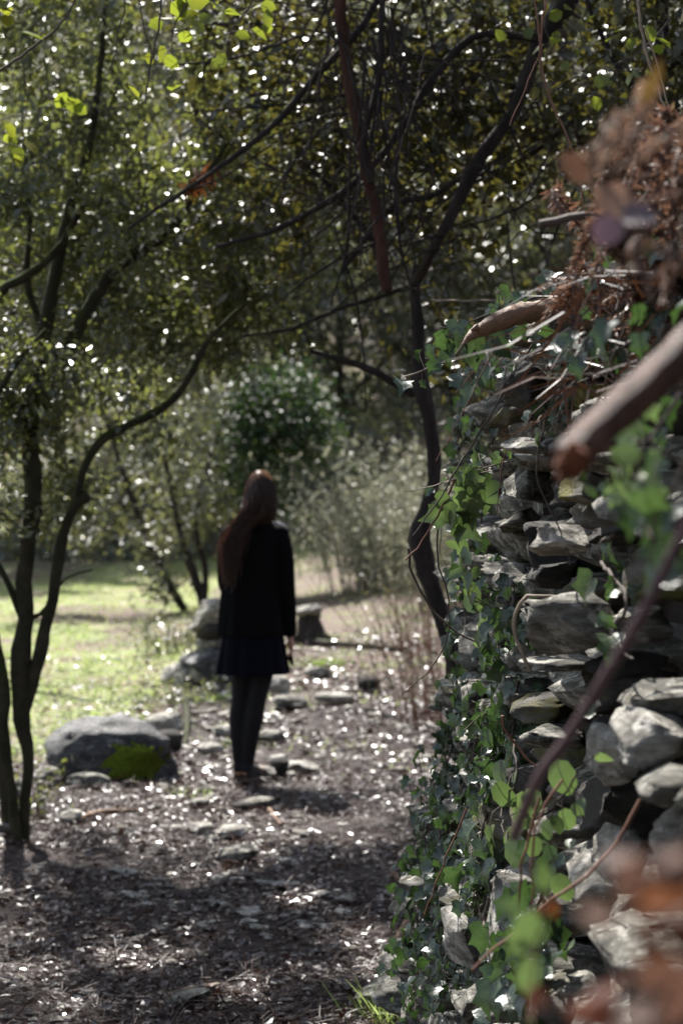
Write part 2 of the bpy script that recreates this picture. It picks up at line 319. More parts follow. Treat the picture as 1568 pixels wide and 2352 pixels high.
# ------------------------------------------------------------------ stones
_b = bmesh.new(); bmesh.ops.create_icosphere(_b, subdivisions=4, radius=1)
ICO_V = np.array([v.co[:] for v in _b.verts]); ICO_F = np.array([[v.index for v in f.verts] for f in _b.faces]); _b.free()
_b = bmesh.new(); bmesh.ops.create_icosphere(_b, subdivisions=3, radius=1)
ICO3_V = np.array([v.co[:] for v in _b.verts]); ICO3_F = np.array([[v.index for v in f.verts] for f in _b.faces]); _b.free()
def rotm(rx, ry, rz):
    return np.array(Matrix.Rotation(rz, 3, 'Z') @ Matrix.Rotation(ry, 3, 'Y') @ Matrix.Rotation(rx, 3, 'X'))
def stone(m, c, size, rot=(0, 0, 0), seed=0, fine=True, box=.62, rough=.06, strata=.05, a=.5, cut=16):
    r = np.random.default_rng(seed)
    v0, f = (ICO_V, ICO_F) if fine else (ICO3_V, ICO3_F)
    v = np.sign(v0) * np.abs(v0) ** box; v = v / np.abs(v).max()
    for k in range(cut):
        n = nrm(r.normal(size=3) * np.array([1, 1, .9])); h = r.uniform(.46, .8) + (.12 if cut < 10 else 0)
        d = v @ n - h * (np.abs(n).sum() ** .5); v = v - np.outer(np.clip(d, 0, None), n)
    o = r.uniform(-50, 50, 3)
    zz = v[:, 2] * 7 + r.uniform(0, 9)
    stp = np.floor(v[:, 2] * 5 + o[1] + .8 * np.sin(v[:, 0] * 1.3 + o[2])); v[:, :2] *= (1 + strata * 1.6 * (np.sin(stp * 12.9898 + o[0]) ))[:, None]
    lay = np.sin(zz + 1.5 * np.sin(v[:, 0] * 2 + o[0])) * .6 + np.sin(zz * 2.7 + v[:, 1]) * .4
    v[:, :2] *= (1 + strata * lay)[:, None]
    dn = np.array([noise.fractal(Vector(p * 1.6 + o), .8, 2.1, 5) for p in v])
    fn = np.array([noise.noise(Vector(p * 6.5 + o)) for p in v])
    v = v * (1 + rough * (1.0 * dn + .55 * fn))[:, None]
    v = (v * np.asarray(size) / 2) @ rotm(*rot).T + np.asarray(c)
    m.add(v, f, a)

# the big dry stone wall beside the path
wall = thing('dry_stone_wall', (wallX(4.5, 1) + .2, 4.5, 0), 'tall rough dry stone wall of grey schist hung with ivy along the path', 'wall')
core = M()
Ys = np.linspace(.2, 6.3, 40); Zs = np.linspace(-.3, 1.9, 16)
gY, gZ = np.meshgrid(Ys, Zs); gX = wallX(gY, gZ) + .13
i = np.arange(15)[:, None] * 40; j = np.arange(39)[None]
f4 = np.stack([i + j, i + j + 1, i + 41 + j, i + 40 + j], -1).reshape(-1, 4)
core.add(np.stack([gX, gY, gZ], -1).reshape(-1, 3), f4)
e = np.array([[wallX(6.3, z) + .13, 6.3, z] for z in Zs]); e2 = e.copy(); e2[:, 0] = 2.6
core.add(np.vstack([e, e2]), [(k, k + 1, k + 17, k + 16) for k in range(15)])
co = core.obj('rubble_core', MAT['soil'], wall)
# hand-placed prominent stones: x, y, w, h (reference pixels), length m, jut m, roll deg, material
HS = [(1195, 885, 150, 105, .34, .12, 2, 'rockdark'), (1215, 772, 150, 48, .30, .07, 3, 'rock'), (1180, 1026, 105, 40, .25, .14, 3, 'rockpale'),
 (1195, 1120, 120, 90, .25, .05, -20, 'rock'), (1350, 1122, 170, 84, .24, .06, -14, 'rockmoss'), (1178, 1195, 90, 50, .2, .04, 8, 'rock'),
 (1268, 1243, 165, 90, .22, .13, -4, 'rockpale'), (1255, 1318, 120, 66, .24, .05, 0, 'rockdark'), (1290, 1432, 215, 145, .26, .12, 3, 'rock'),
 (1270, 1526, 195, 44, .28, .07, 2, 'rock'), (1165, 1592, 100, 60, .22, .06, -5, 'rockpale'), (1235, 1622, 160, 60, .26, .04, 4, 'rockmoss'),
 (1250, 1697, 130, 62, .24, .04, -3, 'rock'), (1500, 1606, 170, 96, .2, .05, 8, 'rock'), (1372, 1720, 120, 165, .18, .06, 6, 'rockpale'),
 (1470, 1705, 180, 120, .2, .08, -14, 'rockpale'), (1520, 1800, 150, 100, .18, .07, 8, 'rock'), (1400, 1228, 130, 62, .22, .04, 8, 'rockdark'), (1485, 1320, 220, 110, .2, .03, -6, 'rockmoss'),
 (1500, 1215, 170, 55, .2, .04, 5, 'rock'), (1070, 1592, 62, 60, .3, .04, 0, 'rock'), (1062, 1880, 90, 90, .3, .03, 10, 'rock'),
 (1138, 2150, 125, 250, .2, .09, -8, 'rockpale'), (1042, 2160, 84, 130, .24, .06, 24, 'rockpale'), (1070, 2310, 74, 84, .25, .05, 0, 'rock'),
 (1420, 2175, 190, 130, .14, .05, 12, 'rock'), (1395, 1960, 130, 190, .14, .04, -10, 'rockpale'), (1530, 1920, 140, 130, .14, .05, 0, 'rockpale'),
 (1395, 705, 165, 46, .3, .06, -2, 'rockmoss'), (1120, 1960, 100, 90, .25, .02, 0, 'rock'), (1290, 2110, 150, 110, .2, .02, 6, 'rock'),
 (1300, 2290, 170, 120, .18, .03, -6, 'rock'), (1500, 2290, 180, 120, .14, .03, 5, 'rockdark'), (1220, 1800, 150, 90, .22, .02, -4, 'rockdark'),
 (1130, 1500, 90, 60, .25, .03, 0, 'rock'), (1140, 1420, 80, 70, .25, .03, 5, 'rockmoss'), (1150, 1330, 90, 70, .25, .03, -4, 'rock'),
 (1300, 1020, 150, 70, .25, .03, 6, 'rock'), (1420, 1000, 150, 90, .22, .03, 0, 'rockdark'), (1150, 960, 80, 60, .3, .03, 0, 'rockmoss'),
 (1090, 1790, 90, 70, .28, .02, 0, 'rock'), (1010, 2060, 90, 90, .3, .02, 5, 'rock'), (985, 2220, 90, 80, .3, .02, 0, 'rockdark'), (1060, 1700, 80, 70, .28, .02, 0, 'rock'),
 (1310, 820, 150, 60, .28, .04, -4, 'rock'), (1330, 920, 120, 70, .25, .03, 0, 'rockmoss'), (1450, 1430, 150, 90, .2, .03, 4, 'rock'), (1400, 1530, 170, 60, .22, .03, 0, 'rockdark')]
taken = []
for k, (x, y, w_, h_, ln, jut, roll, mt) in enumerate(HS):
    p = W(x, y, jut); s = px(p[1]); m = M()
    depth = max(w_ * s, .1) + .12
    c = p + np.array([w_ * s * .0 + .02, .02, 0])
    stone(m, c, (w_ * s * 1.12, ln, h_ * s * 1.1), (R(random.uniform(-4, 4)), R(-roll), R(random.uniform(-8, 8))), 100 + k, box=.6, rough=.065, strata=.06, cut=15)
    o = m.obj('stone', MAT[mt], wall)
    taken.append((p[1], p[2], ln / 2 + .02, h_ * s / 2 + .01))
# courses of rubble filling the rest; the nearest fifty stay separate, the rest is one part
fill = []; z = -.1; k = 0
while z < 1.9:
    h = random.uniform(.05, .105); Y = .3
    while Y < 6.35:
        ln = random.uniform(.2, .46)
        yc, zc = Y + ln / 2, z + h / 2
        if not any(abs(yc - a) < c * .8 and abs(zc - b) < d * .8 for a, b, c, d in taken):
            fill.append((yc, zc + random.uniform(-.012, .012), ln, h))
        Y += ln
    z += h
mts = ['rock', 'rock', 'rockpale', 'rockdark', 'rockmoss', 'rock']
rest = M(); n_ind = 0
fill.sort(key=lambda q: abs(q[0] - 3.9) + (0 if q[1] > 1.55 - q[0] * .235 else 5))
for k, (yc, zc, ln, h) in enumerate(fill):
    if random.random() < .07: continue
    jut = random.uniform(-.045, .055); x = wallX(yc, zc) + .11 - jut
    mm = M() if n_ind < 52 else rest
    stone(mm, (x, yc, zc), (.30, ln * 1.08, h * 1.22), (R(random.uniform(-6, 6)), R(random.uniform(-8, 8)), R(random.uniform(-10, 10))), 400 + k, fine=ln > .26, box=.55, rough=.06, cut=14)
    if n_ind < 52: mm.obj('stone', MAT[random.choice(mts)], wall); n_ind += 1
ro = rest.obj('rubble_stone', MAT['rock'], wall); ro['kind'] = 'stuff'
# end face of the wall, turning right
endm = M()
for k in range(70):
    z = random.uniform(0, 1.8); X = wallX(6.3, z) + random.uniform(.1, 1.9)
    stone(endm, (X, 6.33, z), (random.uniform(.18, .34), .2, random.uniform(.08, .15)), (0, R(random.uniform(-6, 6)), 0), 900 + k, fine=False, box=.5)
eo = endm.obj('end_rubble', MAT['rockmoss'], wall); eo['kind'] = 'stuff'

# ------------------------------------------------------------------ ivy and other climbers on the wall
def vine(name, pts, rad, nl, size, label, cat, tm=T_IVY, mat='ivy', stem='twig', spread=.05, face=(-.75, -.5, .45), jitter=.5, group=None, a=None, down=True):
    """pts in world space; leaves hang off the stem, blades turned outward"""
    q = resample(pts, .02); q = q + .006 * np.cumsum(rng.normal(size=q.shape), 0) * .35
    t = thing(name, q[0], label, cat, group)
    m = M(); tube(m, q, np.linspace(rad, rad * .5, len(q)), 6)
    idx = rng.integers(2, len(q), nl); c = q[idx] + rng.normal(size=(nl, 3)) * spread * np.array([.5, 1, 1])
    fc = np.array(face); N_ = nrm(fc + rng.normal(size=(nl, 3)) * jitter)
    A_ = nrm(np.array([0, 0, -1.0 if down else .6]) + rng.normal(size=(nl, 3)) * .6)
    L = size * rng.uniform(.35, 1.15, nl)
    for b in range(nl):
        mid = (q[idx[b]] + c[b]) / 2 + np.array([-.005, 0, .006]); tube(m, np.array([q[idx[b]], mid, c[b]]), .0009, 3, cap=False)
    m.obj('stem', MAT[stem], t)
    lm = M(); leaves(lm, c, A_, N_, L, tm, 1.0, a if a is None else rng.uniform(a[0], a[1], nl)); lm.obj('leaves', MAT[mat], t)
    return t
def WP(pl, jut=.05): return [W(x, y, jut + (q[0] if q else 0)) for x, y, *q in pl]
vine('ivy', WP([(1250, 700), (1180, 800), (1110, 900), (1080, 1020), (1060, 1140), (1050, 1250)], .03), .003, 52, .048, 'ivy hanging in a loose curtain down the upper outer edge of the wall', 'ivy', spread=.05, a=(.2, .9))
vine('ivy', WP([(1130, 1000), (1100, 1130), (1090, 1230), (1110, 1330), (1120, 1450), (1130, 1560)], .03), .003, 62, .05, 'ivy down the middle outer edge of the wall with pale glossy leaves', 'ivy', spread=.05, a=(.1, .8))
vine('ivy', WP([(1075, 1560), (1050, 1640), (1030, 1720), (1010, 1800), (1000, 1900)], .03), .003, 165, .044, 'small dark ivy covering the outer edge of the wall at path level', 'ivy', spread=.065, a=(0, .6))
vine('ivy', WP([(1110, 1620), (1100, 1720), (1080, 1800), (1050, 1900), (1040, 2000), (1030, 2080)], .03), .003, 175, .044, 'dense dark ivy on the lower wall beneath the pale square stone', 'ivy', spread=.065, a=(0, .7))
vine('ivy', WP([(990, 1820), (975, 1920), (965, 2020), (960, 2120), (960, 2230), (950, 2330)], .03), .003, 190, .042, 'small ivy creeping along the foot of the wall above the grass tuft', 'ivy', spread=.07, a=(.1, .8))
vine('ivy', WP([(1150, 1590), (1130, 1680), (1120, 1760), (1100, 1850), (1090, 1950), (1080, 2050), (1060, 2150)], .035), .003, 150, .05, 'ivy carpet spreading under the pale slab toward the lower wall', 'ivy', spread=.07, a=(.1, .9))
vine('ivy', WP([(1010, 1900), (1000, 2000), (1010, 2100), (1000, 2200), (1010, 2300)], .035), .003, 170, .045, 'ivy covering the foot of the wall beside the white stones', 'ivy', spread=.07, a=(.1, .8))
vine('ivy', WP([(1110, 960), (1085, 1080), (1075, 1190), (1080, 1290), (1080, 1400), (1085, 1500)], .02), .003, 110, .045, 'thin dark ivy hugging the shaded outer corner of the wall', 'ivy', spread=.05, a=(0, .6))
vine('ivy', WP([(1190, 1560), (1180, 1660), (1170, 1740), (1130, 1830), (1110, 1920), (1090, 2010)], .05), .004, 70, .058, 'large leaved ivy trailing across the lower wall with shiny pale leaves', 'ivy', spread=.05, face=(-.5, -.6, .6), a=(.3, .9))
vine('ivy', WP([(1170, 1330), (1180, 1400), (1140, 1450), (1140, 1520)], .08), .004, 46, .055, 'pale shiny ivy tumbling beside the big lichened stone', 'ivy', spread=.045, face=(-.5, -.5, .7), a=(.3, .9))
vine('ivy', WP([(1290, 690), (1280, 780), (1260, 860), (1290, 960), (1240, 1010)], .07), .003, 26, .05, 'ivy with big leaves hanging before the dark overhanging slab', 'ivy', spread=.05, face=(-.4, -.8, .3), a=(.3, 1))
vine('ivy', WP([(1400, 1230), (1370, 1290), (1420, 1400), (1400, 1480), (1450, 1540)], .09), .004, 12, .062, 'few broad ivy leaves in front of the dark gap in the wall', 'ivy', spread=.05, face=(-.3, -.85, .2), a=(.5, .95))
vine('ivy', WP([(1120, 2060), (1110, 2140), (1190, 2200), (1200, 2290), (1180, 2350)], .09), .004, 40, .06, 'ivy hanging round the tall upright pale stone low on the wall', 'ivy', spread=.05, face=(-.5, -.6, .5), a=(.2, .9))
vine('ivy', WP([(1260, 1980), (1240, 2060), (1210, 2150), (1230, 2260)], .1), .003, 50, .06, 'ivy strand under the round leaved creeper near the bottom', 'ivy', spread=.05, face=(-.4, -.7, .4), a=(.2, .9))
vine('ivy', [P(x, y, d) for x, y, d in ((1568, 900, 2.1), (1500, 960, 2.1), (1460, 1020, 2.1), (1450, 1090, 2.1))], .003, 9, .042, 'blurred green ivy spray just below the broken stick', 'ivy', spread=.04, face=(-.3, -.9, .3), a=(.7, 1), mat='ivyb')
vine('ivy', [P(x, y, d) for x, y, d in ((1568, 1060, 1.9), (1540, 1120, 1.9), (1500, 1180, 1.9), (1490, 1240, 1.9))], .003, 12, .04, 'small blurred ivy sprig at the edge above the purple stem', 'ivy', spread=.03, face=(-.3, -.9, .3), a=(.2, .9))
vine('ivy', [P(x, y, 3.3) for x, y in ((1560, 560), (1500, 640), (1440, 700), (1370, 760), (1330, 860))], .003, 30, .048, 'ivy winding through the dead bracken at the wall top', 'ivy', spread=.07, face=(-.4, -.8, .4), a=(.2, .8))
vine('ivy', [P(x, y, 2.6) for x, y in ((1568, 820), (1500, 860), (1440, 900), (1410, 960))], .003, 18, .045, 'ivy behind the broken stick on the wall', 'ivy', spread=.07, face=(-.4, -.8, .4), a=(.0, .6))
vine('creeper', WP([(1180, 1700), (1190, 1790), (1160, 1850), (1180, 1950)], .13), .002, 12, .06, 'creeper with glossy oval leaves left of the purple bramble stem', 'creeper', T_RND, 'ivyb', spread=.04, face=(-.8, -.5, .3))
vine('creeper', WP([(1330, 1770), (1290, 1850), (1260, 1920), (1240, 1990)], .14), .002, 11, .055, 'creeper with pale green round leaves right of the purple bramble stem', 'creeper', T_RND, 'ivyb', spread=.04, face=(-.3, -.9, .3))
vine('creeper', [P(x, y, 4.9) for x, y in ((1050, 1270), (1065, 1320), (1075, 1370), (1090, 1410))], .0015, 22, .055, 'bright backlit shoot of narrow green leaves at the wall edge', 'creeper', T_OV, 'ivyb', 'paletwig', spread=.03, face=(-.2, -.9, .1), down=False)
vine('creeper', [P(x, y, 4.7) for x, y in ((1190, 1050), (1120, 1070), (1060, 1090), (1010, 1110))], .002, 14, .045, 'pale green straight shoot sticking out left from the wall', 'creeper', T_IVY, 'ivyb', 'paletwig', spread=.03, face=(-.2, -.9, .1))
vine('ivy', [P(x, y, 4.75) for x, y in ((1150, 1120), (1090, 1140), (1060, 1165), (1020, 1130))], .002, 12, .075, 'bright broad ivy leaves lit from behind beside the lower shoot', 'ivy', T_IVY, 'ivyb', spread=.03, face=(-.2, -.9, .2), a=(0, .4))
# the sprig reaching out beyond the log, and fallen log on the wall top
vine('ivy', [P(x, y, 4.5) for x, y in ((1200, 715), (1110, 745), (1060, 770), (1030, 810), (985, 832), (925, 852))], .0042, 16, .055, 'pale ivy stem reaching out left from under the log end', 'ivy', stem='paletwig', spread=.028, face=(-.3, -.8, .4), a=(.3, 1))
vine('ivy', [P(x, y, 4.4) for x, y in ((1330, 640), (1270, 670), (1200, 685), (1120, 712), (1000, 750))], .003, 26, .055, 'ivy leaves lying along the top of the fallen log', 'ivy', spread=.03, face=(-.2, -.5, .8), a=(.2, .9))
lg = thing('log', P(1180, 735, 4.5), 'short brown barkless log lying on the wall top with a split end', 'log')
m = M(); q = resample([P(1085, 770, 4.2), P(1130, 745, 4.22), P(1190, 722, 4.26), P(1250, 712, 4.32), P(1330, 690, 4.5)], .012)
u = np.linspace(0, 1, len(q)); tube(m, q, np.interp(u, [0, .06, .2, 1], [.006, .015, .021, .022]), 14, lump=.07); m.obj('trunk', MAT['wood'], lg)
m = M(); tube(m, [P(1090, 765, 4.19), P(1072, 778, 4.18), P(1060, 792, 4.17)], [.012, .008, .001], 6, lump=.15); tube(m, [P(1095, 752, 4.19), P(1080, 758, 4.18)], [.008, .001], 5); m.obj('splinter', MAT['wood'], lg)
# broken stick, near the lens
st = thing('broken_stick', P(1568, 820, 1.75), 'thick smooth stick with a snapped reddish end jutting out over the wall', 'stick')
m = M(); q = resample([P(1300, 1065, 1.62), P(1375, 985, 1.66), P(1470, 900, 1.72), P(1600, 775, 1.8), P(1720, 660, 1.9)], .012)
tube(m, q, np.linspace(.015, .0175, len(q)) * (1 + .05 * np.sin(np.arange(len(q)) * .9) * np.sin(np.arange(len(q)) * .23)), 22, lump=.02); m.obj('shaft', MAT['stick'], st)
m = M(); stone(m, P(1304, 1060, 1.61), (.028, .026, .032), (0, R(40), 0), 5, rough=.16)
for k in range(9):
    a = rng.uniform(-30, 30, 2); tube(m, [P(1312 + a[0], 1052 + a[1], 1.61), P(1290 + a[0], 1078 + a[1] * 1.2, 1.6)], [.005, .0012], 5, lump=.2)
m.obj('snapped_end', MAT['heart'], st)

# ------------------------------------------------------------------ trees
def blob(x, y, d, rx, ry, rd): return (P(x, y, d), (rx * px(d), rd, ry * px(d)))
def inblob(bl, n, clump=.0):
    vol = np.array([b[1][0] * b[1][1] * b[1][2] for b in bl]) ** .8; pr = vol / vol.sum()
    k = rng.choice(len(bl), n, p=pr); d = rdir(n) * rng.random((n, 1)) ** .4
    return np.array([bl[i][0] for i in k]) + d * np.array([bl[i][1] for i in k])
def tree(name, limbs, blobs, nt_, nl, lsize, label, cat='tree', mat='oak', bark='bark', group=None, tm=T_RH, twig_r=.006, up=.9, tilt=.43, spread=.07, droop=0.1, clear=None, red=-1, whips=0):
    """limbs: lists of (point, radius) polylines; crown grown to targets inside blobs"""
    tr = M(); nodes = []
    base = np.asarray(limbs[0][0][0], float)
    t = thing(name, base, label, cat, group)
    for li, lb in enumerate(limbs):
        if li == red: keep_, tr = tr, M()
        q = resample([list(p) + [r] for p, r in lb], .06)
        q[:, :3] += np.cumsum(rng.normal(size=(len(q), 3)), 0) * .0025
        tube(tr, q, q[:, 3] * (1 + .10 * sines(np.arange(len(q)) * 1.0, q[:, 2] * 5, li + 60, 1.1)), 12 if q[0, 3] > .02 else 7, lump=.09); nodes.append(q[:, :3])
        if li == red: tr.obj('dead_limb', MAT['barkred'], t); tr = keep_
    tr.obj('trunk', MAT[bark], t)
    nodes = np.concatenate(nodes); T = inblob(blobs, nt_)
    T = T[T[:, 2] > gz(T[:, 0], T[:, 1]) + .15]
    if clear is not None: T = T[~clear(T)]
    d0 = np.array([np.min(np.sum((nodes - p) ** 2, 1)) for p in T]); T = T[np.argsort(d0)]
    br = M(); cs = []; ax = []
    for k in range(whips):
        a = nodes[rng.integers(0, len(nodes))]
        if a[2] < 2.2: continue
        d = nrm(rng.normal(size=3) * [1, .35, .55] + [0, -.3, -.05]); q = [a]; st_ = rng.uniform(.05, .12)
        for j in range(int(rng.integers(7, 13))):
            d = nrm(d + rng.normal(size=3) * .22 + [0, 0, -.04]); q.append(q[-1] + d * st_)
        q = np.array(q)
        if clear is not None and clear(q).any(): continue
        rw = rng.uniform(.0022, .0055); tube(br, q, np.linspace(rw, rw * .4, len(q)), 5, cap=False); cs.append(q[5:]); ax.append(np.gradient(q, axis=0)[5:])
    for p in T:
        dd = np.sum((nodes - p) ** 2, 1); k = int(np.argmin(dd)); a = nodes[k]; L = math.sqrt(dd[k])
        if L < .03: continue
        n = max(4, int(L / .07) + 2); u = np.linspace(0, 1, n)[:, None]
        mid = (a + p) / 2 + rng.normal(size=3) * L * .16 + np.array([0, 0, L * .12])
        q = a * (1 - u) ** 2 + 2 * mid * u * (1 - u) + p * u ** 2
        q += rng.normal(size=q.shape) * .012 * min(1, L) * (u * (1 - u) * 4)
        rr = twig_r * (.5 + min(L, 2) * .8); tube(br, q, np.linspace(rr, rr * .35, n), 5 if L > .5 else 4, cap=False)
        nodes = np.vstack([nodes, q[1:]])
        m0 = max(1, int(n * (1 - .5 * min(1, .5 / max(L, .1)))) - 1) if L > 1 else 1
        cs.append(q[m0:]); ax.append(np.gradient(q, axis=0)[m0:])
    cs = np.concatenate(cs); ax = nrm(np.concatenate(ax))
    br.obj('branches', MAT['twig'], t)
    k = rng.integers(0, len(cs), nl)
    # clumped: leaf number per node varies
    wgt = rng.random(len(cs)) ** 2 + .05; k = rng.choice(len(cs), nl, p=wgt / wgt.sum())
    C = cs[k] + rng.normal(size=(nl, 3)) * spread
    ok = C[:, 2] > gz(C[:, 0], C[:, 1]) + .02; 
    if clear is not None: ok &= ~clear(C)
    C = C[ok]; k = k[ok]; nl = len(C)
    A = nrm(ax[k] + rng.normal(size=(nl, 3)) * .9 + np.array([0, 0, -droop])); N_ = nrm(np.array([.1, -.3, up]) + rng.normal(size=(nl, 3)) * tilt)
    lm = M(); leaves(lm, C, A, N_, lsize * rng.uniform(.55, 1.25, nl), tm, rng.uniform(.8, 1.3, nl)); lm.obj('crown', MAT[mat], t, smooth=(tm is not T_RH))
    return t
def thin_front(C):
    """the bare dead limbs hang on the near side of the crown, where few leaves are left"""
    return keep_view(C) | ((C[:, 1] < 8.15) & (C[:, 2] < 4) & (rng.random(len(C)) < .86))
def pl(d, *pts):
    """(x, y, r_px[, d]) -> (point, radius)"""
    return [(P(q[0], q[1], q[3] if len(q) > 3 else d), q[2] * px(q[3] if len(q) > 3 else d)) for q in pts]
GAPS = []  # leaves are left out up-sun of chosen spots to make lit patches
for gx_, gy_, rx_, ry_ in ((480, 1965, 170, 75), (350, 2195, 130, 55), (850, 2190, 60, 70), (150, 2085, 90, 35), (690, 2080, 60, 25), (560, 2290, 90, 30), (80, 2250, 60, 30)):
    c0, c1, c2, c3 = G(gx_, gy_), G(gx_ + rx_, gy_), G(gx_, gy_ - ry_), G(gx_, gy_ + ry_)
    GAPS.append((c0[0], (c2[1] + c3[1]) / 2, c1[0] - c0[0], (c2[1] - c3[1]) / 2))
GAPS.append((-2.2, 18, 1.6, 5.6)); GAPS.append((.2, 15.5, .9, 2.2)); GAPS.append((.3, 22, 1.2, 4)); GAPS.append((-.02, 10.12, .3, .42))
SXZ, SYZ = S.x / S.z, S.y / S.z
def in_gap(C):
    """openings cut into the crowns to put sun on chosen spots below"""
    gx_, gy_ = C[:, 0] - SXZ * C[:, 2], C[:, 1] - SYZ * C[:, 2]; o = np.zeros(len(C), bool)
    for a, b, c, d in GAPS: o |= ((gx_ - a) / c) ** 2 + ((gy_ - b) / d) ** 2 < 1 + .5 * np.sin(gx_ * 23) * np.cos(gy_ * 17)
    return o & (rng.random(len(C)) < .97) & (C[:, 2] > np.where(C[:, 1] > 14, 1.1, 2.2))
def keep_view(C):
    """stay out of the camera's own working space and off the woman's back"""
    Y = np.maximum(C[:, 1], .1); sx = 784 + C[:, 0] / Y * F; sy = 1135 - (C[:, 2] - 1.55) / Y * F
    return in_gap(C) | (C[:, 1] < 4.5) | ((C[:, 1] < 11.8) & (sx > 430) & (sx < 930) & (sy > 880 - 0 * sx)) | ((C[:, 1] < 12) & (sx > 95) & (sx < 900) & (sy > 1330))

A1 = [pl(9.3, (62, 1966, 17), (56, 1930, 13), (60, 1830, 13), (66, 1740, 14), (52, 1640, 20), (48, 1520, 23), (60, 1420, 19), (56, 1330, 19), (74, 1200, 19), (84, 1090, 20), (78, 1000, 18), (92, 860, 17), (112, 700, 16), (140, 560, 14), (190, 380, 10), (230, 150, 7), (250, -100, 5)),
      pl(9.25, (44, 1964, 15), (40, 1930, 12), (26, 1800, 13), (8, 1690, 15), (14, 1600, 16), (0, 1500, 15), (-30, 1380, 14), (-60, 1200, 12)),
      pl(9.45, (20, 1890, 16), (12, 1800, 18), (-8, 1650, 22), (-30, 1500, 20), (-60, 1300, 18)),
      pl(9.3, (58, 1630, 14), (84, 1530, 15), (104, 1430, 14), (118, 1370, 13), (132, 1290, 14), (146, 1215, 12), (172, 1150, 13), (200, 1135, 15)),
      pl(9.3, (180, 1150, 8), (192, 1085, 9), (226, 1022, 11), (300, 978, 11), (368, 945, 10), (418, 895, 9), (450, 840, 9), (490, 770, 6), (560, 700, 4)),
      pl(9.3, (88, 900, 14), (140, 850, 14), (190, 740, 15), (235, 660, 15), (290, 595, 16), (350, 565, 13), (405, 525, 11), (460, 430, 7), (520, 330, 5)),
      pl(9.3, (60, 1430, 10), (40, 1380, 9), (10, 1310, 8), (-30, 1250, 7)),
      pl(9.1, (-60, 760, 12), (0, 672, 12), (60, 638, 11), (110, 600, 10), (150, 560, 8), (200, 480, 6)),
      pl(9.5, (100, 760, 9), (60, 640, 8), (70, 520, 7), (60, 330, 5)),
      pl(9.3, (62, 1420, 8), (105, 1400, 4), (150, 1330, 3), (215, 1310, 2)),
      pl(9.0, (-40, 1000, 9), (0, 900, 8), (50, 820, 7), (100, 760, 5))]
tree('holm_oak', A1, [blob(120, 250, 9.8, 330, 330, .8), blob(380, 480, 10.2, 260, 260, .9), blob(60, 780, 9.6, 170, 260, .7), blob(300, 760, 10.4, 260, 200, .8), blob(60, 1060, 9.4, 130, 220, .5), blob(430, 640, 10.3, 330, 220, .9), blob(130, 480, 8.9, 200, 230, .25), blob(70, 850, 9.0, 120, 130, .2), blob(330, 520, 9.1, 130, 130, .2), blob(520, 230, 9.8, 260, 220, .9), blob(-20, -300, 9.8, 380, 300, 1.1), blob(130, 300, 11.8, 260, 220, .8), blob(650, 420, 10.6, 200, 200, .6), blob(100, 520, 10.6, 200, 200, .5)],
     640, 50000, .047, 'many stemmed holm oak with mossy trunks and small leaves beside the boulder', mat='oak', bark='mossbark', clear=keep_view, twig_r=.008, whips=150)
SH = [(np.array([-1.05, 12.9, 5.0]), (.5, 1.3, .4)), (np.array([-1.1, 14.75, 5.0]), (.9, .28, .3)), (np.array([-2.9, 12.0, 5.0]), (.6, .9, .4))]  # unseen leaf clumps added above the frame to shade parts of the path
for yw, zw, h_, r_ in ((5.6, 1.5, 2.3, .3), (4.7, 1.85, 2.1, .26), (5.2, .75, 3.0, .28), (3.1, 1.5, 2.4, .2), (6.0, .4, 3.4, .3), (3.3, 2.2, 2.0, .22)):
    SH.append((np.array([wallX(yw, zw) + SXZ * h_, yw + SYZ * h_, zw + h_]), (r_, r_, r_ * .6)))  # more unseen clumps, added up-sun of the wall to shade it in patches
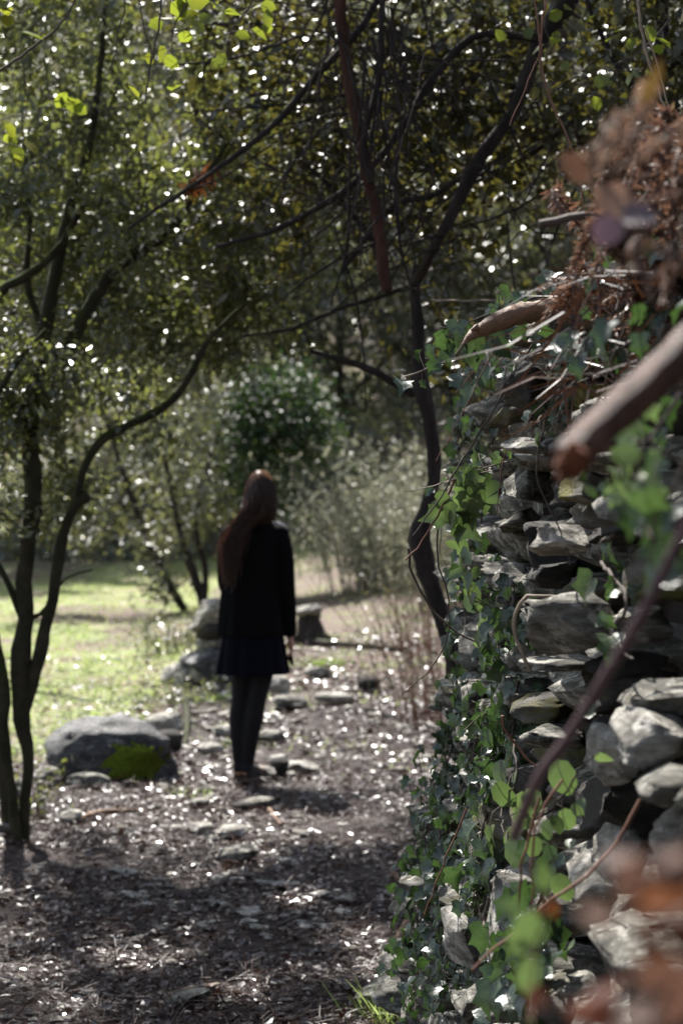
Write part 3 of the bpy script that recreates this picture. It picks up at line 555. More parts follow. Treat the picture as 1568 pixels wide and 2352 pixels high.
B1 = [pl(8.3, (1060, 1700, 27), (1048, 1600, 21), (1030, 1490, 20), (1006, 1400, 19), (978, 1310, 23), (964, 1235, 25), (984, 1170, 18), (1000, 1070, 16), (985, 960, 17), (966, 870, 19), (958, 770, 15), (950, 680, 13), (958, 620, 10)),
      pl(7.9, (955, 650, 12, 8.2), (1000, 560, 12), (1045, 460, 13), (1100, 350, 14), (1165, 260, 15), (1200, 170, 16), (1235, 80, 17), (1300, -10, 22), (1400, -180, 22), (1420, -500, 18)),
      pl(8.6, (950, 910, 10), (900, 880, 10), (830, 842, 9), (760, 822, 8), (715, 810, 6)),
      pl(7.6, (892, 668, 13), (880, 590, 14), (872, 520, 13), (850, 420, 14), (822, 280, 13), (800, 120, 14), (800, -60, 15), (900, -300, 16), (1150, -420, 17), (1410, -420, 18)),
      pl(7.55, (850, 420, 7), (835, 330, 7), (870, 180, 8), (880, 30, 8), (900, -150, 9), (905, -290, 9)),
      pl(7.8, (1235, 90, 11), (1130, 78, 10), (1080, 90, 10), (1020, 150, 10), (930, 280, 10), (850, 380, 9), (760, 455, 8), (640, 520, 7), (500, 560, 5)),
      pl(7.7, (880, -20, 9), (820, 70, 9), (720, 180, 9), (640, 275, 8), (560, 340, 7), (430, 430, 5), (300, 520, 3)),
      pl(8.5, (945, 660, 7), (850, 690, 5), (760, 720, 5), (660, 760, 4), (560, 770, 3)),
      pl(8.2, (1180, 210, 8), (1130, 340, 7), (1000, 440, 7), (900, 470, 6), (780, 620, 5)),
      pl(8.5, (868, 560, 8), (820, 510, 8), (760, 430, 6), (700, 380, 4)),
      pl(8.6, (1060, 420, 7), (1130, 400, 6), (1250, 330, 6), (1350, 250, 5)),
      [(P(1410, -420, 8), .03), (np.array([.3, 10, 4.9]), .028), (np.array([-.6, 12, 5.1]), .02), (np.array([-1.2, 14.6, 5.0]), .01)], [(np.array([.3, 10, 4.9]), .022), (np.array([-.3, 7.8, 4.5]), .018), (np.array([-.2, 6.4, 4.1]), .012), (np.array([.0, 5.3, 3.9]), .006)], [(np.array([-.1, 11, 5.0]), .02), (np.array([-1.6, 11, 4.9]), .015), (np.array([-2.8, 12, 5.0]), .01)]]  # last three limbs are unseen, added to carry the shading clumps
for k in range(60):
    x = rng.uniform(740, 960); y = rng.uniform(-60, 420); d = rng.uniform(7.4, 7.8); sl = rng.normal() * 70; ln = rng.uniform(120, 380); r_ = rng.uniform(1.4, 3.6)
    B1.append(pl(d, (x, y, r_), (x + sl * .2 + rng.normal() * 14, y + ln * .33, r_), (x + sl * .6 + rng.normal() * 18, y + ln * .66, r_ * .8), (x + sl, y + ln, r_ * .5)))
for k in range(70):
    x = rng.uniform(650, 1400); y = rng.uniform(0, 560); d = rng.uniform(7.6, 8.4); a = rng.normal() * .5 + (.6 if rng.random() < .6 else -.4); ln = rng.uniform(150, 420); r_ = rng.uniform(1.4, 3.2)
    B1.append(pl(d, (x, y, r_), (x - math.cos(a) * ln * .5 + rng.normal() * 15, y + math.sin(a) * ln * .5 + rng.normal() * 15, r_), (x - math.cos(a) * ln, y + math.sin(a) * ln + rng.normal() * 25, r_ * .5)))
tree('strawberry_tree', B1, [blob(900, 130, 8.7, 330, 280, .7), blob(1150, 200, 8.5, 280, 300, .7), blob(760, 430, 8.7, 260, 180, .6), blob(1330, 180, 8.2, 240, 260, .7), blob(620, 180, 8.8, 230, 220, .7), blob(900, -450, 8.3, 700, 300, 1.2), blob(960, 500, 8.6, 160, 140, .4), blob(780, 230, 11.9, 260, 200, .8), blob(1150, 300, 11.5, 250, 250, .8)] + SH,
     1080, 23000, .056, 'dark leaning tree behind the wall end with hanging broken reddish limb overhead', mat='olive', bark='bark', clear=thin_front, tm=T_OV, twig_r=.012, red=3, whips=420)
C1 = [pl(7.4, (1500, 720, 16), (1500, 560, 15), (1508, 300, 15), (1520, 60, 16), (1540, -200, 14)), pl(7.4, (1505, 300, 8), (1420, 150, 7), (1350, 0, 6)), pl(7.4, (1512, 200, 8), (1600, 60, 7), (1700, -80, 6))]
tree('strawberry_tree', C1, [blob(1450, 150, 7.4, 200, 260, .6), blob(1600, 300, 7.4, 140, 300, .6), blob(1500, -300, 7.4, 400, 250, .9)], 150, 5500, .05,
     'slim dark tree standing on the bank at the upper edge', mat='olive', bark='bark', tm=T_OV, clear=keep_view)
g0 = G(445, 1400)
D1 = [pl(g0[1], (470, 1395, 13), (455, 1350, 11), (420, 1260, 9), (405, 1190, 8), (380, 1080, 6), (340, 900, 5)), pl(g0[1], (432, 1415, 10), (395, 1350, 9), (350, 1260, 9), (325, 1200, 8), (290, 1100, 6), (240, 950, 5)),
      pl(g0[1], (468, 1380, 9), (473, 1300, 7), (450, 1210, 6), (470, 1100, 5), (520, 950, 4))]
tree('young_oak', D1, [blob(330, 1080, g0[1], 230, 160, 1.3), blob(420, 850, g0[1], 260, 200, 1.5), blob(280, 1200, g0[1], 210, 60, 1.0), blob(480, 1150, g0[1], 60, 70, .7), blob(370, 1400, g0[1], 60, 90, .5), blob(150, 1000, g0[1], 200, 200, 1.5)], 420, 19000, .075,
     'low branching oak with three thin stems at the meadow edge behind the stone heap', mat='far', twig_r=.012, spread=.13, clear=in_gap)
b = np.array([-3.7, 18.5, float(gz(-3.7, 18.5))])
tree('oak', [[(b, .09), (b + [.2, 0, 1.4], .075), (b + [.7, -.2, 2.6], .05), (b + [1.3, -.3, 3.8], .02)], [(b + [.2, 0, 1.4], .05), (b + [1.2, -.3, 2.1], .035), (b + [2.4, -.5, 2.6], .015)]],
     [blob(230, 900, 18, 220, 170, 1.1), blob(430, 760, 18.5, 220, 160, 1.1), blob(330, 1060, 18, 200, 110, .9), blob(120, 1100, 18, 150, 110, .8), blob(130, 760, 18.5, 150, 200, 1)], 340, 17000, .07,
     'silvery glinting oak at the outer side of the meadow between the oak stems', mat='far', group='oaks along the wood edge', twig_r=.01, spread=.14, clear=in_gap)
for k, (x, y, hh, lb) in enumerate([(70, 1268, .9, 'grey shrub at the far outer edge of the meadow'), (150, 1262, 1.1, 'grey shrub behind the multi stemmed oak trunks'), (235, 1258, .8, 'round low shrub closing the meadow between the oak stems and the low oak'),
      (320, 1256, 1.0, 'bushy shrub behind the stems of the low oak'), (400, 1252, 1.2, 'tall shrub between the low oak and the woman'), (470, 1250, .9, 'dark shrub just left of the woman\'s shoulder'), (720, 1228, .9, 'dark shrub just right of the woman\'s shoulder at the path end'), (820, 1226, 1.3, 'shrub at the path end behind the broom')]):
    p = G(x, y); b = np.array([p[0], p[1] + 1, float(gz(p[0], p[1] + 1))])
    tree('wood_edge_shrub', [[(b, .03), (b + [.05, 0, hh * .4], .02), (b + [.1, 0, hh * .8], .01)]], [(b + [0, 0, hh * .5], (.75, .5, hh * .5)), (b + [.3, -.1, hh * .9], (.5, .4, hh * .4)), (b + [-.4, 0, hh * .8], (.4, .4, hh * .4))], 70, 3800, .08, lb, 'shrub', 'far', group='shrubs along the wood edge', twig_r=.006, spread=.12)
g1 = G(610, 1235)
E1 = [pl(24, (610, 1200, 12), (606, 1080, 11), (600, 1000, 9), (590, 920, 7), (580, 850, 5)), pl(24, (605, 1050, 7), (660, 960, 6), (700, 900, 4))]
E1[0].insert(0, ((E1[0][0][0][0], 24, float(gz(E1[0][0][0][0], 24))), .06))
tree('laurel_bush', E1, [blob(590, 1010, 24, 90, 90, .8), blob(690, 980, 24, 80, 70, .7), blob(620, 900, 24, 110, 50, .7), blob(560, 930, 24, 70, 40, .5), blob(740, 1040, 24, 50, 40, .5), blob(600, 1120, 24, 110, 60, .6)], 230, 6800, .085,
     'rounded vivid green bush straight behind the woman\'s head', 'bush', 'green', twig_r=.012, spread=.14)
# trees of the wood edge beyond the meadow
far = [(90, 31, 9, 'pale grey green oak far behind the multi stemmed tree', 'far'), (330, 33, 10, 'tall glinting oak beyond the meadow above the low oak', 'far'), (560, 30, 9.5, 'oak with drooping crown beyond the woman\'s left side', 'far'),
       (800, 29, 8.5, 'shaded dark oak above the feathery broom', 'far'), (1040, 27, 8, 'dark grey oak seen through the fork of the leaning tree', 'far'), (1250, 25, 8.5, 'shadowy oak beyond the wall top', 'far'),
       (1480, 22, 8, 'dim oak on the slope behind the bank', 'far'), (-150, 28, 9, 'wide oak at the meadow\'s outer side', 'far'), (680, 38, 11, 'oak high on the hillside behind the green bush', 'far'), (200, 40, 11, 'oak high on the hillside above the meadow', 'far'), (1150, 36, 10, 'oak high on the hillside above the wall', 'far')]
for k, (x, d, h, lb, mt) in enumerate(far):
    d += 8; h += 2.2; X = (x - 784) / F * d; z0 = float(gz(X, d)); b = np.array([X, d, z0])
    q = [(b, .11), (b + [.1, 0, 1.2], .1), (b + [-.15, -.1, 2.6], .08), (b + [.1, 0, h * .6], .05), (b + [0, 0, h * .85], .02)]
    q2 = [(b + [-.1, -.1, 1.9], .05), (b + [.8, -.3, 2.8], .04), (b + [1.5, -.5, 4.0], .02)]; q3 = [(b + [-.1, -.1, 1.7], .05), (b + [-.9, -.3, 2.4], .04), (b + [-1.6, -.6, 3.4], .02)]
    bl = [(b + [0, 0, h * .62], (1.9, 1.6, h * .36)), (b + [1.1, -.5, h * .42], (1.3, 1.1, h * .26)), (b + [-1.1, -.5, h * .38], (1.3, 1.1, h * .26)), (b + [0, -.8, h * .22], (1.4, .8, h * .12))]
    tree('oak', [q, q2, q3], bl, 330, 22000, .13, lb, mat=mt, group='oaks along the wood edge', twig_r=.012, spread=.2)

# ------------------------------------------------------------------ low growth beyond the meadow
def wedge(n, y0, y1, pw=1.0, marg=.8, side=.175):
    Y = y0 + (y1 - y0) * rng.random(n) ** pw; X = (rng.random(n) * 2 - 1) * (Y * side + marg); return X, Y
n = 60000
X, Y = wedge(n, 33.5, 66, 1.3, 2.5, .2); h = rng.random(n) ** 1.5 * (1.5 + 1.0 * sines(X, Y, 31, .9)) * np.clip((Y - 33) / 4, .2, 1)
m = M(); leaves(m, np.stack([X, Y, gz(X, Y) + np.abs(h)], -1), rdir(n), nrm(np.array([0, -.1, .8]) + rng.normal(size=(n, 3)) * .6), rng.uniform(.08, .18, n))
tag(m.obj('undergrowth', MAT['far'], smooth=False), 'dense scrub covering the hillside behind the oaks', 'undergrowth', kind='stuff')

def brush(name, base, n, hgt, spread, lean, rad, mat, label, cat, nleaf=0, lsize=.02, lmat='far', group=None, curve=.3):
    t = thing(name, base, label, cat, group); m = M(); tips = []
    for k in range(n):
        a = rng.normal(size=2) * spread; b0 = np.array(base) + [a[0], a[1], 0]; b0[2] = float(gz(b0[0], b0[1])) - .02
        H = hgt * rng.uniform(.5, 1.1); dx = rng.normal(size=2) * curve * H + np.array(lean) * H + a * .7
        q = resample([b0, b0 + [dx[0] * .3, dx[1] * .3, H * .55], b0 + [dx[0], dx[1], H]], H / 9)
        q[1:-1] += rng.normal(size=q[1:-1].shape) * .006 * H
        tube(m, q, np.linspace(rad, rad * .3, len(q)), 4, rng.random(), cap=False); tips.append(q[2:])
    m.obj('stems', MAT[mat], t)
    if nleaf:
        T = np.concatenate(tips); c = T[rng.integers(0, len(T), nleaf)] + rng.normal(size=(nleaf, 3)) * .015
        l = M(); leaves(l, c, rdir(nleaf) + [0, 0, .5], nrm(np.array([0, -.3, .8]) + rng.normal(size=(nleaf, 3)) * .5), lsize * rng.uniform(.6, 1.2, nleaf)); l.obj('leaves', MAT[lmat], t)
    return t
def onground(x, y, dd=0):
    p = G(x, y); return [p[0], p[1] + dd, float(gz(p[0], p[1] + dd))]
brush('broom_bush', onground(900, 1350), 300, 1.5, .28, (.0, 0), .006, 'broom', 'feathery pale grey green broom bush at the turn of the path', 'bush', 5200, .05, 'broom')
brush('broom_bush', onground(1010, 1400), 110, 1.5, .2, (.05, 0), .005, 'broom', 'taller pale broom bush partly behind the leaning tree trunk', 'bush', 3500, .05, 'broom')
brush('broom_bush', onground(830, 1290), 140, 1.0, .3, (.0, 0), .006, 'broom', 'small pale broom bush at the far end of the path', 'bush', 2600, .05, 'broom')
brush('thicket_of_shoots', onground(975, 1660, -.1), 46, .95, .13, (-.12, 0), .0035, 'redtwig', 'reddish bare shoots standing by the foot of the leaning tree', 'shrub', 160, .03, 'ivy', curve=.12)
brush('thicket_of_shoots', onground(1005, 1560), 60, .9, .16, (-.12, 0), .003, 'redtwig', 'thin red brown shoots close behind the leaning tree', 'shrub', 200, .03, 'ivy', curve=.16)
brush('thicket_of_shoots', onground(930, 1500), 34, .75, .12, (-.1, 0), .003, 'redtwig', 'loose group of reddish twigs at the path edge beside the grass patch', 'shrub', 150, .03, 'far', curve=.16)
brush('low_shrub', onground(400, 1500), 40, .35, .14, (0, 0), .004, 'twig', 'low grey leaved shrub beneath the three stemmed oak', 'shrub', 900, .04, 'far')
brush('low_shrub', onground(395, 1620), 30, .2, .12, (0, 0), .003, 'twig', 'small grey green shrub left of the woman\'s legs', 'shrub', 420, .035, 'far')
brush('low_shrub', onground(55, 1880), 30, .25, .12, (0, 0), .003, 'twig', 'low sprouting shrub round the foot of the oak stems', 'shrub', 260, .035, 'oak')

# ------------------------------------------------------------------ litter, grass, gravel
def gpts(X, Y, up=.0): return np.stack([X, Y, gz(X, Y) + up], -1)
n = 110000; X, Y = wedge(n, 5.2, 19, 1.35, .5); pt = sines(X, Y, 71, 4.5) + .7 * sines(X, Y, 72, 12); k = (rng.random(n) < .62 + .8 * pt) & (turfness(X, Y) < rng.uniform(.1, 1.3, n)) & (X < wallX(np.minimum(Y, 6.3), 0) + np.where(Y > 6.4, 3, .1)); k0 = k; X, Y = X[k], Y[k]; n = len(X)
m = M(); leaves(m, gpts(X, Y, .004) + np.column_stack([0 * X, 0 * X, rng.random(n) * .022]), rdir(n) * [1, 1, .25], nrm(np.array([0, 0, 1.0]) + rng.normal(size=(n, 3)) * .38), rng.uniform(.012, .05, n) * np.interp(Y, [5, 19], [.8, 1.4]), T_RH, rng.choice([.35, .6, 1.0, 1.4], n), a=np.clip(rng.random(n) * .8 + .25 * pt[k0], 0, 1))
tag(m.obj('leaf_litter', MAT['litter'], smooth=False), 'brown fallen leaves covering the path', 'leaf litter', kind='stuff')
n = 42000; X, Y = wedge(n, 5.2, 14, 1.5, .4); k = X < wallX(np.minimum(Y, 6.3), 0) + np.where(Y > 6.4, 3, .1); X, Y = X[k], Y[k]; n = len(X)
m = M(); leaves(m, gpts(X, Y, .006) + np.column_stack([0 * X, 0 * X, rng.random(n) * .03]), nrm(rdir(n) * [1, 1, .3] + np.array([.5, .1, 0])), nrm(np.array([0, 0, 1.0]) + rng.normal(size=(n, 3)) * .5), rng.uniform(.04, .12, n), T_STRIP, .028)
tag(m.obj('pine_needles', MAT['needle'], smooth=False), 'reddish brown pine needles strewn over the path', 'pine needles', kind='stuff')
n = 90000; X, Y = wedge(n, 10.5, 37, 1.0, .8, .19); tf = turfness(X, Y) * (.5 + .5 * np.clip(sines(X, Y, 41, 3.2) * 2 + .55, 0, 1)); k = rng.random(n) < tf; X, Y = X[k], Y[k]; n = len(X)
m = M(); leaves(m, gpts(X, Y), nrm(rdir(n) * [1, 1, .2] + [0, 0, .4]), nrm(rdir(n) + [0, 0, 1.]), rng.uniform(.03, .07, n), T_STRIP, rng.uniform(.12, .25, n), a=np.clip(.35 + .3 * sines(X, Y, 43, 2) + rng.normal(size=n) * .25, 0, 1))
tag(m.obj('meadow_grass', MAT['grass'], smooth=False), 'short sunlit grass of the clearing', 'grass', kind='stuff')
n = 16000; X, Y = wedge(n, 11.5, 33, .8, .3, .19); k = (X > -1.2) & (rng.random(n) < np.clip(sines(X, Y, 47, 2.6) * 2.5 + .15 + (Y > 15) * .3, 0, 1)); X, Y = X[k], Y[k]; n = len(X)
m = M(); leaves(m, gpts(X, Y), nrm(rdir(n) * [1, 1, .2] + [0, 0, .7]), rdir(n), rng.uniform(.03, .06, n), T_STRIP, rng.uniform(.1, .2, n))
tag(m.obj('path_grass', MAT['grass'], smooth=False), 'sparse grass along the path', 'grass', kind='stuff')
# chips of stone
m = M(); OC = np.array([[1, 0, 0], [.1, 1, 0], [-1, .1, 0], [0, -1, 0], [.2, .1, .45], [0, 0, -.4]]); OF = np.array([[0, 1, 4], [1, 2, 4], [2, 3, 4], [3, 0, 4], [1, 0, 5], [2, 1, 5], [3, 2, 5], [0, 3, 5]])
n = 3200; X, Y = wedge(n, 5.5, 18, 1.2, .4)
for x, y, s, r_ in zip(X, Y, rng.uniform(.006, .026, n) , rng.uniform(0, 6.3, n)):
    if x > -.1 + (y > 6.5) * 3: continue
    v = OC * [s * rng.uniform(.7, 1.5), s, s * .8]; c, s2 = math.cos(r_), math.sin(r_)
    v = v @ np.array([[c, s2, 0], [-s2, c, 0], [0, 0, 1]]); v[:, :2] += [x, y]; v[:, 2] += float(gz(x, y)) + .008; m.add(v, OF)
tag(m.obj('gravel', MAT['rockpale'], smooth=False), 'small pale stone chips among the leaves', 'gravel', kind='stuff')

def tuft(x, y, n, L, sp, label, name='grass_tuft', mat='grass', wid=.07, a=(0, .5), up=1.0):
    p = onground(x, y); t = thing(name, p, label, 'grass tuft'); m = M()
    c = np.array(p) + np.column_stack([rng.normal(size=n) * sp, rng.normal(size=n) * sp * .8, np.zeros(n)]); c[:, 2] = gz(c[:, 0], c[:, 1]) - .01
    d = nrm(rng.normal(size=(n, 3)) * [.6, .6, 0] + [0, 0, up]); leaves(m, c, d, rdir(n), L * rng.uniform(.5, 1.1, n), T_STRIP, wid, a=rng.uniform(a[0], a[1], n)); m.obj('blades', MAT[mat], t)
tuft(745, 1528, 520, .06, .07, 'bright green grass patch on the path right of the woman', wid=.14, a=(0, .35))
tuft(925, 2345, 240, .16, .06, 'tuft of long thin grass at the foot of the wall', wid=.03)
tuft(480, 1610, 160, .07, .1, 'thin grass beside the stone heap', wid=.12)
tuft(560, 1715, 120, .06, .06, 'few grass blades left of the woman\'s calves', wid=.12)
tuft(445, 1830, 110, .06, .05, 'small grass tuft in front of the mossy boulder', wid=.12)

# ------------------------------------------------------------------ boulder, stones, ruined wall, stump
def rock(name, x, y, w_, h_, dep, mat, label, roll=0, seed=1, cat='stone', group=None, sink=-.05, box=.7, yaw=0, strata=.04, rough=.06, lift=0):
    """x, y = foot of the stone in reference pixels"""
    p = onground(x, y); s = px(p[1]); m = M(); H = h_ * s
    stone(m, (p[0], p[1] + dep / 2, p[2] + H * (.5 - sink) + lift), (w_ * s * 1.15, dep * 1.3, H * 1.25), (0, R(roll), R(yaw)), seed, box=box, strata=strata, rough=rough, cut=7)
    o = m.obj(name, MAT[mat]); return tag(o, label, cat, group)
p = onground(248, 1803); s = px(p[1]); bl = thing('boulder', p, 'low grey boulder with a patch of bright green moss on its flank', 'boulder')
m = M(); stone(m, (p[0] - .005, p[1] + .25, p[2] + .09), (285 * s, .55, .5), (0, R(5), R(8)), 12, box=.8, strata=.06, rough=.1, cut=9); bm_ = m.obj('rock_body', MAT['boulder'], bl)
m = M()
bv = np.array([v.co[:] for v in bm_.data.vertices]); bf = np.array([f.vertices[:] for f in bm_.data.polygons]); bn = np.array([f.normal[:] for f in bm_.data.polygons]); bc = bv[bf].mean(1)
sx = 784 + bc[:, 0] / bc[:, 1] * F; sy = 1135 - (bc[:, 2] - 1.55) / bc[:, 1] * F
msk = (((sx - 305) / 68) ** 2 + ((sy - 1750) / 40) ** 2 < 1 + .5 * np.sin(sx * .2) * np.cos(sy * .17)) & (bn[:, 1] < .3)
if msk.any():
    vn = np.zeros_like(bv); 
    for c_ in range(3): np.add.at(vn, bf[:, c_], bn)
    m.add(bv + nrm(vn) * .009, bf[msk]); m.obj('moss', MAT['moss'], bl)
    fc = bc[msk]; k = rng.integers(0, len(fc), 2600); q = fc[k] + rng.normal(size=(2600, 3)) * .004 + bn[msk][k] * .003
    m = M(); leaves(m, q, bn[msk][k] + rng.normal(size=(2600, 3)) * .5, rdir(2600), .009, T_STRIP, .3, a=rng.random(2600) * .4)
    m.obj('moss_tufts', MAT['mossleaf'], bl)
RK = [(372, 1712, 84, 56, .2, 'rockpale', 'white angular stone resting behind the boulder\'s outer corner', -18),
 (385, 1738, 60, 44, .16, 'rockdark', 'dark stone wedged under the white angular stone', 0),
 (685, 1782, 78, 20, .16, 'rockpale', 'bright flat stone on the path right of the shoes', 3),
 (640, 1790, 44, 34, .12, 'rockdark', 'small round brown stone beside the shoes', 0),
 (605, 1795, 46, 22, .1, 'rockpale', 'small white stone touching the woman\'s toes', 0),
 (462, 1928, 54, 22, .12, 'rockpale', 'pale flat stone in the dappled light, outermost of the pair on the path', 0),
 (532, 1936, 60, 24, .14, 'rockpale', 'pale flat stone in the dappled light nearer the path centre', -4),
 (545, 1990, 80, 30, .13, 'rock', 'larger flat grey slab below the pair of pale flat stones', -8),
 (455, 1862, 48, 16, .1, 'rock', 'thin grey flat stone below the grass tuft', 0), (590, 1866, 70, 18, .12, 'rock', 'grey slab just before the woman\'s feet', -6),
 (560, 1868, 50, 14, .1, 'rockdark', 'dark flat stone in the shade before the woman\'s feet', 0),
 (160, 1902, 44, 24, .1, 'rockpale', 'pale lump of stone near the oak stems', -10), (20, 1925, 90, 26, .15, 'rock', 'flat grey stone at the foot of the oak stems', 0), (15, 1850, 60, 44, .15, 'rock', 'grey stone behind the foot of the oak stems', 0),
 (108, 1806, 50, 30, .12, 'rock', 'small grey stone against the outer side of the boulder', 0), (200, 1815, 90, 24, .12, 'rock', 'flat stone sticking out from under the boulder', 2),
 (620, 1712, 60, 22, .14, 'rock', 'grey flat stone right of the woman\'s calves', 0), (665, 1632, 80, 24, .16, 'rock', 'flat slab on the path behind the woman', -4), (770, 1622, 90, 20, .16, 'rockpale', 'pale flat slab in the middle of the sunny path', 0),
 (845, 1592, 42, 28, .12, 'rockdark', 'small dark stone near the reddish shoots', 0), (728, 1560, 60, 18, .12, 'rock', 'flat grey stone below the bright green grass patch', 0), (480, 1578, 70, 40, .15, 'rockpale', 'pale stone fallen from the stone heap', 10),
 (400, 1572, 70, 34, .2, 'rockpale', 'sunlit stone at the outer foot of the stone heap', -20), (640, 1600, 50, 36, .12, 'rockpale', 'whitish stone seen beside the skirt hem', 0),
 (520, 1700, 60, 22, .12, 'rockpale', 'pale flat stone left of the woman\'s calves', 0), (480, 1740, 50, 22, .12, 'rockpale', 'pale flat stone between boulder and woman', 0), (430, 2320, 90, 20, .07, 'rock', 'long thin grey stone near the lower edge', -14)]
for k, (x, y, w_, h_, dep, mt, lb, rl) in enumerate(RK):
    rock('stone', x, y, w_, h_, dep, mt, lb, rl, 50 + k, box=.8, lift=.016, yaw=random.uniform(-20, 20))
m = M(); 
for k in range(210):
    x, y = rng.normal(500, 75), rng.uniform(1560, 1680)
    if k > 40: x, y = rng.uniform(380, 1000) if k < 150 else rng.uniform(250, 800), rng.uniform(1540, 1790) if k < 150 else rng.uniform(1790, 2150)
    q = onground(x, y); sz = rng.uniform(.05, .13); stone(m, (q[0], q[1], q[2] + .018), (sz, sz * .8, sz * rng.uniform(.16, .26)), (0, R(rng.uniform(-14, 14)), rng.uniform(0, 3)), 1300 + k, fine=False, box=.6, rough=.09)
tag(m.obj('rubble', MAT['rockpale']), 'small stones scattered round the stone heap and the sunny path', 'rubble', kind='stuff')
# ruined heap of slabs beside the woman: each slab its own stone
gA = onground(480, 1580)
HP = [(490, 1582, 190, 100, .5, 'boulder', 'large smooth grey slab forming the base of the stone heap', 9, 0), (497, 1508, 130, 44, .34, 'rock', 'flat slab lying in the middle of the stone heap', -5, 0),
      (428, 1588, 90, 46, .25, 'rockpale', 'sunlit block leaning against the base slab of the heap', -24, 0), (520, 1590, 110, 40, .3, 'rock', 'thin slab slid out below the stone heap beside the skirt', 12, 0), (446, 1462, 50, 28, .15, 'rockpale', 'small stone balanced at the outer side of the stone heap', 15, 0),
      (486, 1482, 100, 52, .3, 'rockdark', 'dark block under the top stone of the heap', 0, 0), (484, 1446, 124, 66, .34, 'rockpale', 'pale sunlit stone crowning the stone heap', -12, 0)]
s = px(gA[1])
for k, (x, yb, w_, h_, dep, mt, lb, rl, _) in enumerate(HP):
    m = M(); zc = gA[2] + (1580 - yb + h_ / 2) * s
    stone(m, ((x - 784) * s, gA[1] + .2, zc), (w_ * s, dep, h_ * s * 1.06), (0, R(rl), R(random.uniform(-10, 10))), 80 + k, box=.7); tag(m.obj('stone', MAT[mt]), lb, 'stone', 'slabs of the stone heap')
gB = onground(712, 1478); s = px(gB[1]); sp_ = thing('stump', gB, 'dark rotten tree stump capped by a pale stone right of the woman', 'stump')
m = M(); C0 = np.array(gB); tube(m, [C0 + [.02, .1, -.05], C0 + [.0, .1, .02], C0 + [0, .1, .12], C0 + [-.01, .1, .2], C0 + [-.01, .1, .24]], [.24, .16, .12, .10, .09], 14, lump=.14); m.obj('trunk', MAT['bark'], sp_)
for k, a in enumerate((-.3, .5, 2.6, -1.2, 3.6)):
    m = M(); d = np.array([math.cos(a), math.sin(a), 0]); tube(m, [C0 + [0, .1, .08] + d * .08, C0 + [0, .1, .0] + d * .22, C0 + [0, .1, -.04] + d * .42], [.045, .03, .01], 7, lump=.1); m.obj('root', MAT['bark'], sp_)
m = M(); stone(m, C0 + [-.01, .1, .275], (.25, .22, .17), (0, R(-12), 0), 91, box=.7); tag(m.obj('stone', MAT['rockpale']), 'pale wedge of stone lying on top of the rotten stump', 'stone')

def stickobj(pts, r, label, mat='twig', name='fallen_stick', cat='stick', lump=.1, group=None):
    P3 = [onground(x, y) for x, y in pts]; P3 = [np.array(p) + [0, 0, r * .7 + .012 * (k % 2)] for k, p in enumerate(P3)]
    m = M(); q = resample(P3, .03); tube(m, q, np.linspace(r, r * .6, len(q)), 7, lump=lump); tag(m.obj(name, MAT[mat]), label, cat, group)
stickobj([(470, 2062), (500, 2045), (545, 2012)], .016, 'short dark stick end lying on the litter in the dappled light')
stickobj([(615, 1860), (645, 1905)], .014, 'small brown stick on the shaded path before the woman', 'wood')
stickobj([(380, 2305), (440, 2296), (500, 2275)], .016, 'pale bleached stick near the lower edge', 'paletwig')
stickobj([(5, 2075), (60, 2060), (110, 2045)], .014, 'brown stick at the outer edge below the oak stems')
stickobj([(170, 1895), (230, 1880), (330, 1868)], .018, 'fallen branch behind the boulder foot on dark litter', 'wood')
stickobj([(600, 1800 + 350), (680, 2120), (720, 2085)], .01, 'thin mossy twig curving over the litter', 'twig')
stickobj([(280, 2150), (360, 2155), (470, 2160)], .008, 'long thin dark twig across the litter')
stickobj([(600, 2045), (700, 2030)], .006, 'pale straight twig right of the dark stick end', 'paletwig')
stickobj([(700, 1478), (800, 1490), (930, 1500)], .03, 'fallen dark trunk lying across the path beyond the stump', 'bark')
stickobj([(420, 1600), (430, 1660), (425, 1720)], .03, 'dead brown root stock left of the woman\'s legs', 'bark')
stickobj([(430, 1585), (520, 1570), (620, 1575)], .025, 'dark rotten branch under the stone heap', 'bark')
stickobj([(905, 2020), (960, 2090), (905, 2190), (920, 2300)], .02, 'crooked brown root climbing the foot of the wall', 'wood')
stickobj([(778, 2145), (860, 2120), (940, 2118)], .002, 'single pine twig reaching from the wall over the path', 'redtwig', lump=0)

def spray(pts, d, n, size, sp, label, a=(0, 1)):
    q = resample([P(x, y, d) for x, y in pts], .03); t = thing('leafy_branch', q[0], label, 'branch', 'leafy branches hanging into view'); m = M(); tube(m, q, np.linspace(.004, .0012, len(q)), 5)
    k = rng.integers(len(q) // 4, len(q), n); c = q[k] + rng.normal(size=(n, 3)) * sp
    for i_ in range(n): tube(m, [q[k[i_]], c[i_]], .0009, 3, cap=False)
    m.obj('stem', MAT['twig'], t); l = M(); leaves(l, c, rdir(n) + [0, -.2, -.5], nrm(rng.normal(size=(n, 3)) * .6 + [0, -.6, .4]), size * rng.uniform(.6, 1.15, n), T_OV, 1.5, a=rng.uniform(a[0], a[1], n)); l.obj('leaves', MAT['lime'], t)
spray([(470, -60), (430, 10), (400, 60), (395, 130)], 6.2, 20, .07, .05, 'spray of large bright yellow green leaves at the top above the orange fern frond')
spray([(610, -60), (570, 20), (530, 70), (520, 140)], 6.6, 12, .06, .05, 'thinner yellow green leaf spray beside the brightest one')
spray([(-40, 10), (10, 20), (50, 30), (70, 10)], 6.3, 9, .07, .04, 'yellow green leaves in the very corner of the canopy')
spray([(110, 220), (140, 235), (175, 240)], 7.5, 5, .07, .03, 'small twig with a few bright broad leaves in the upper oak crown')
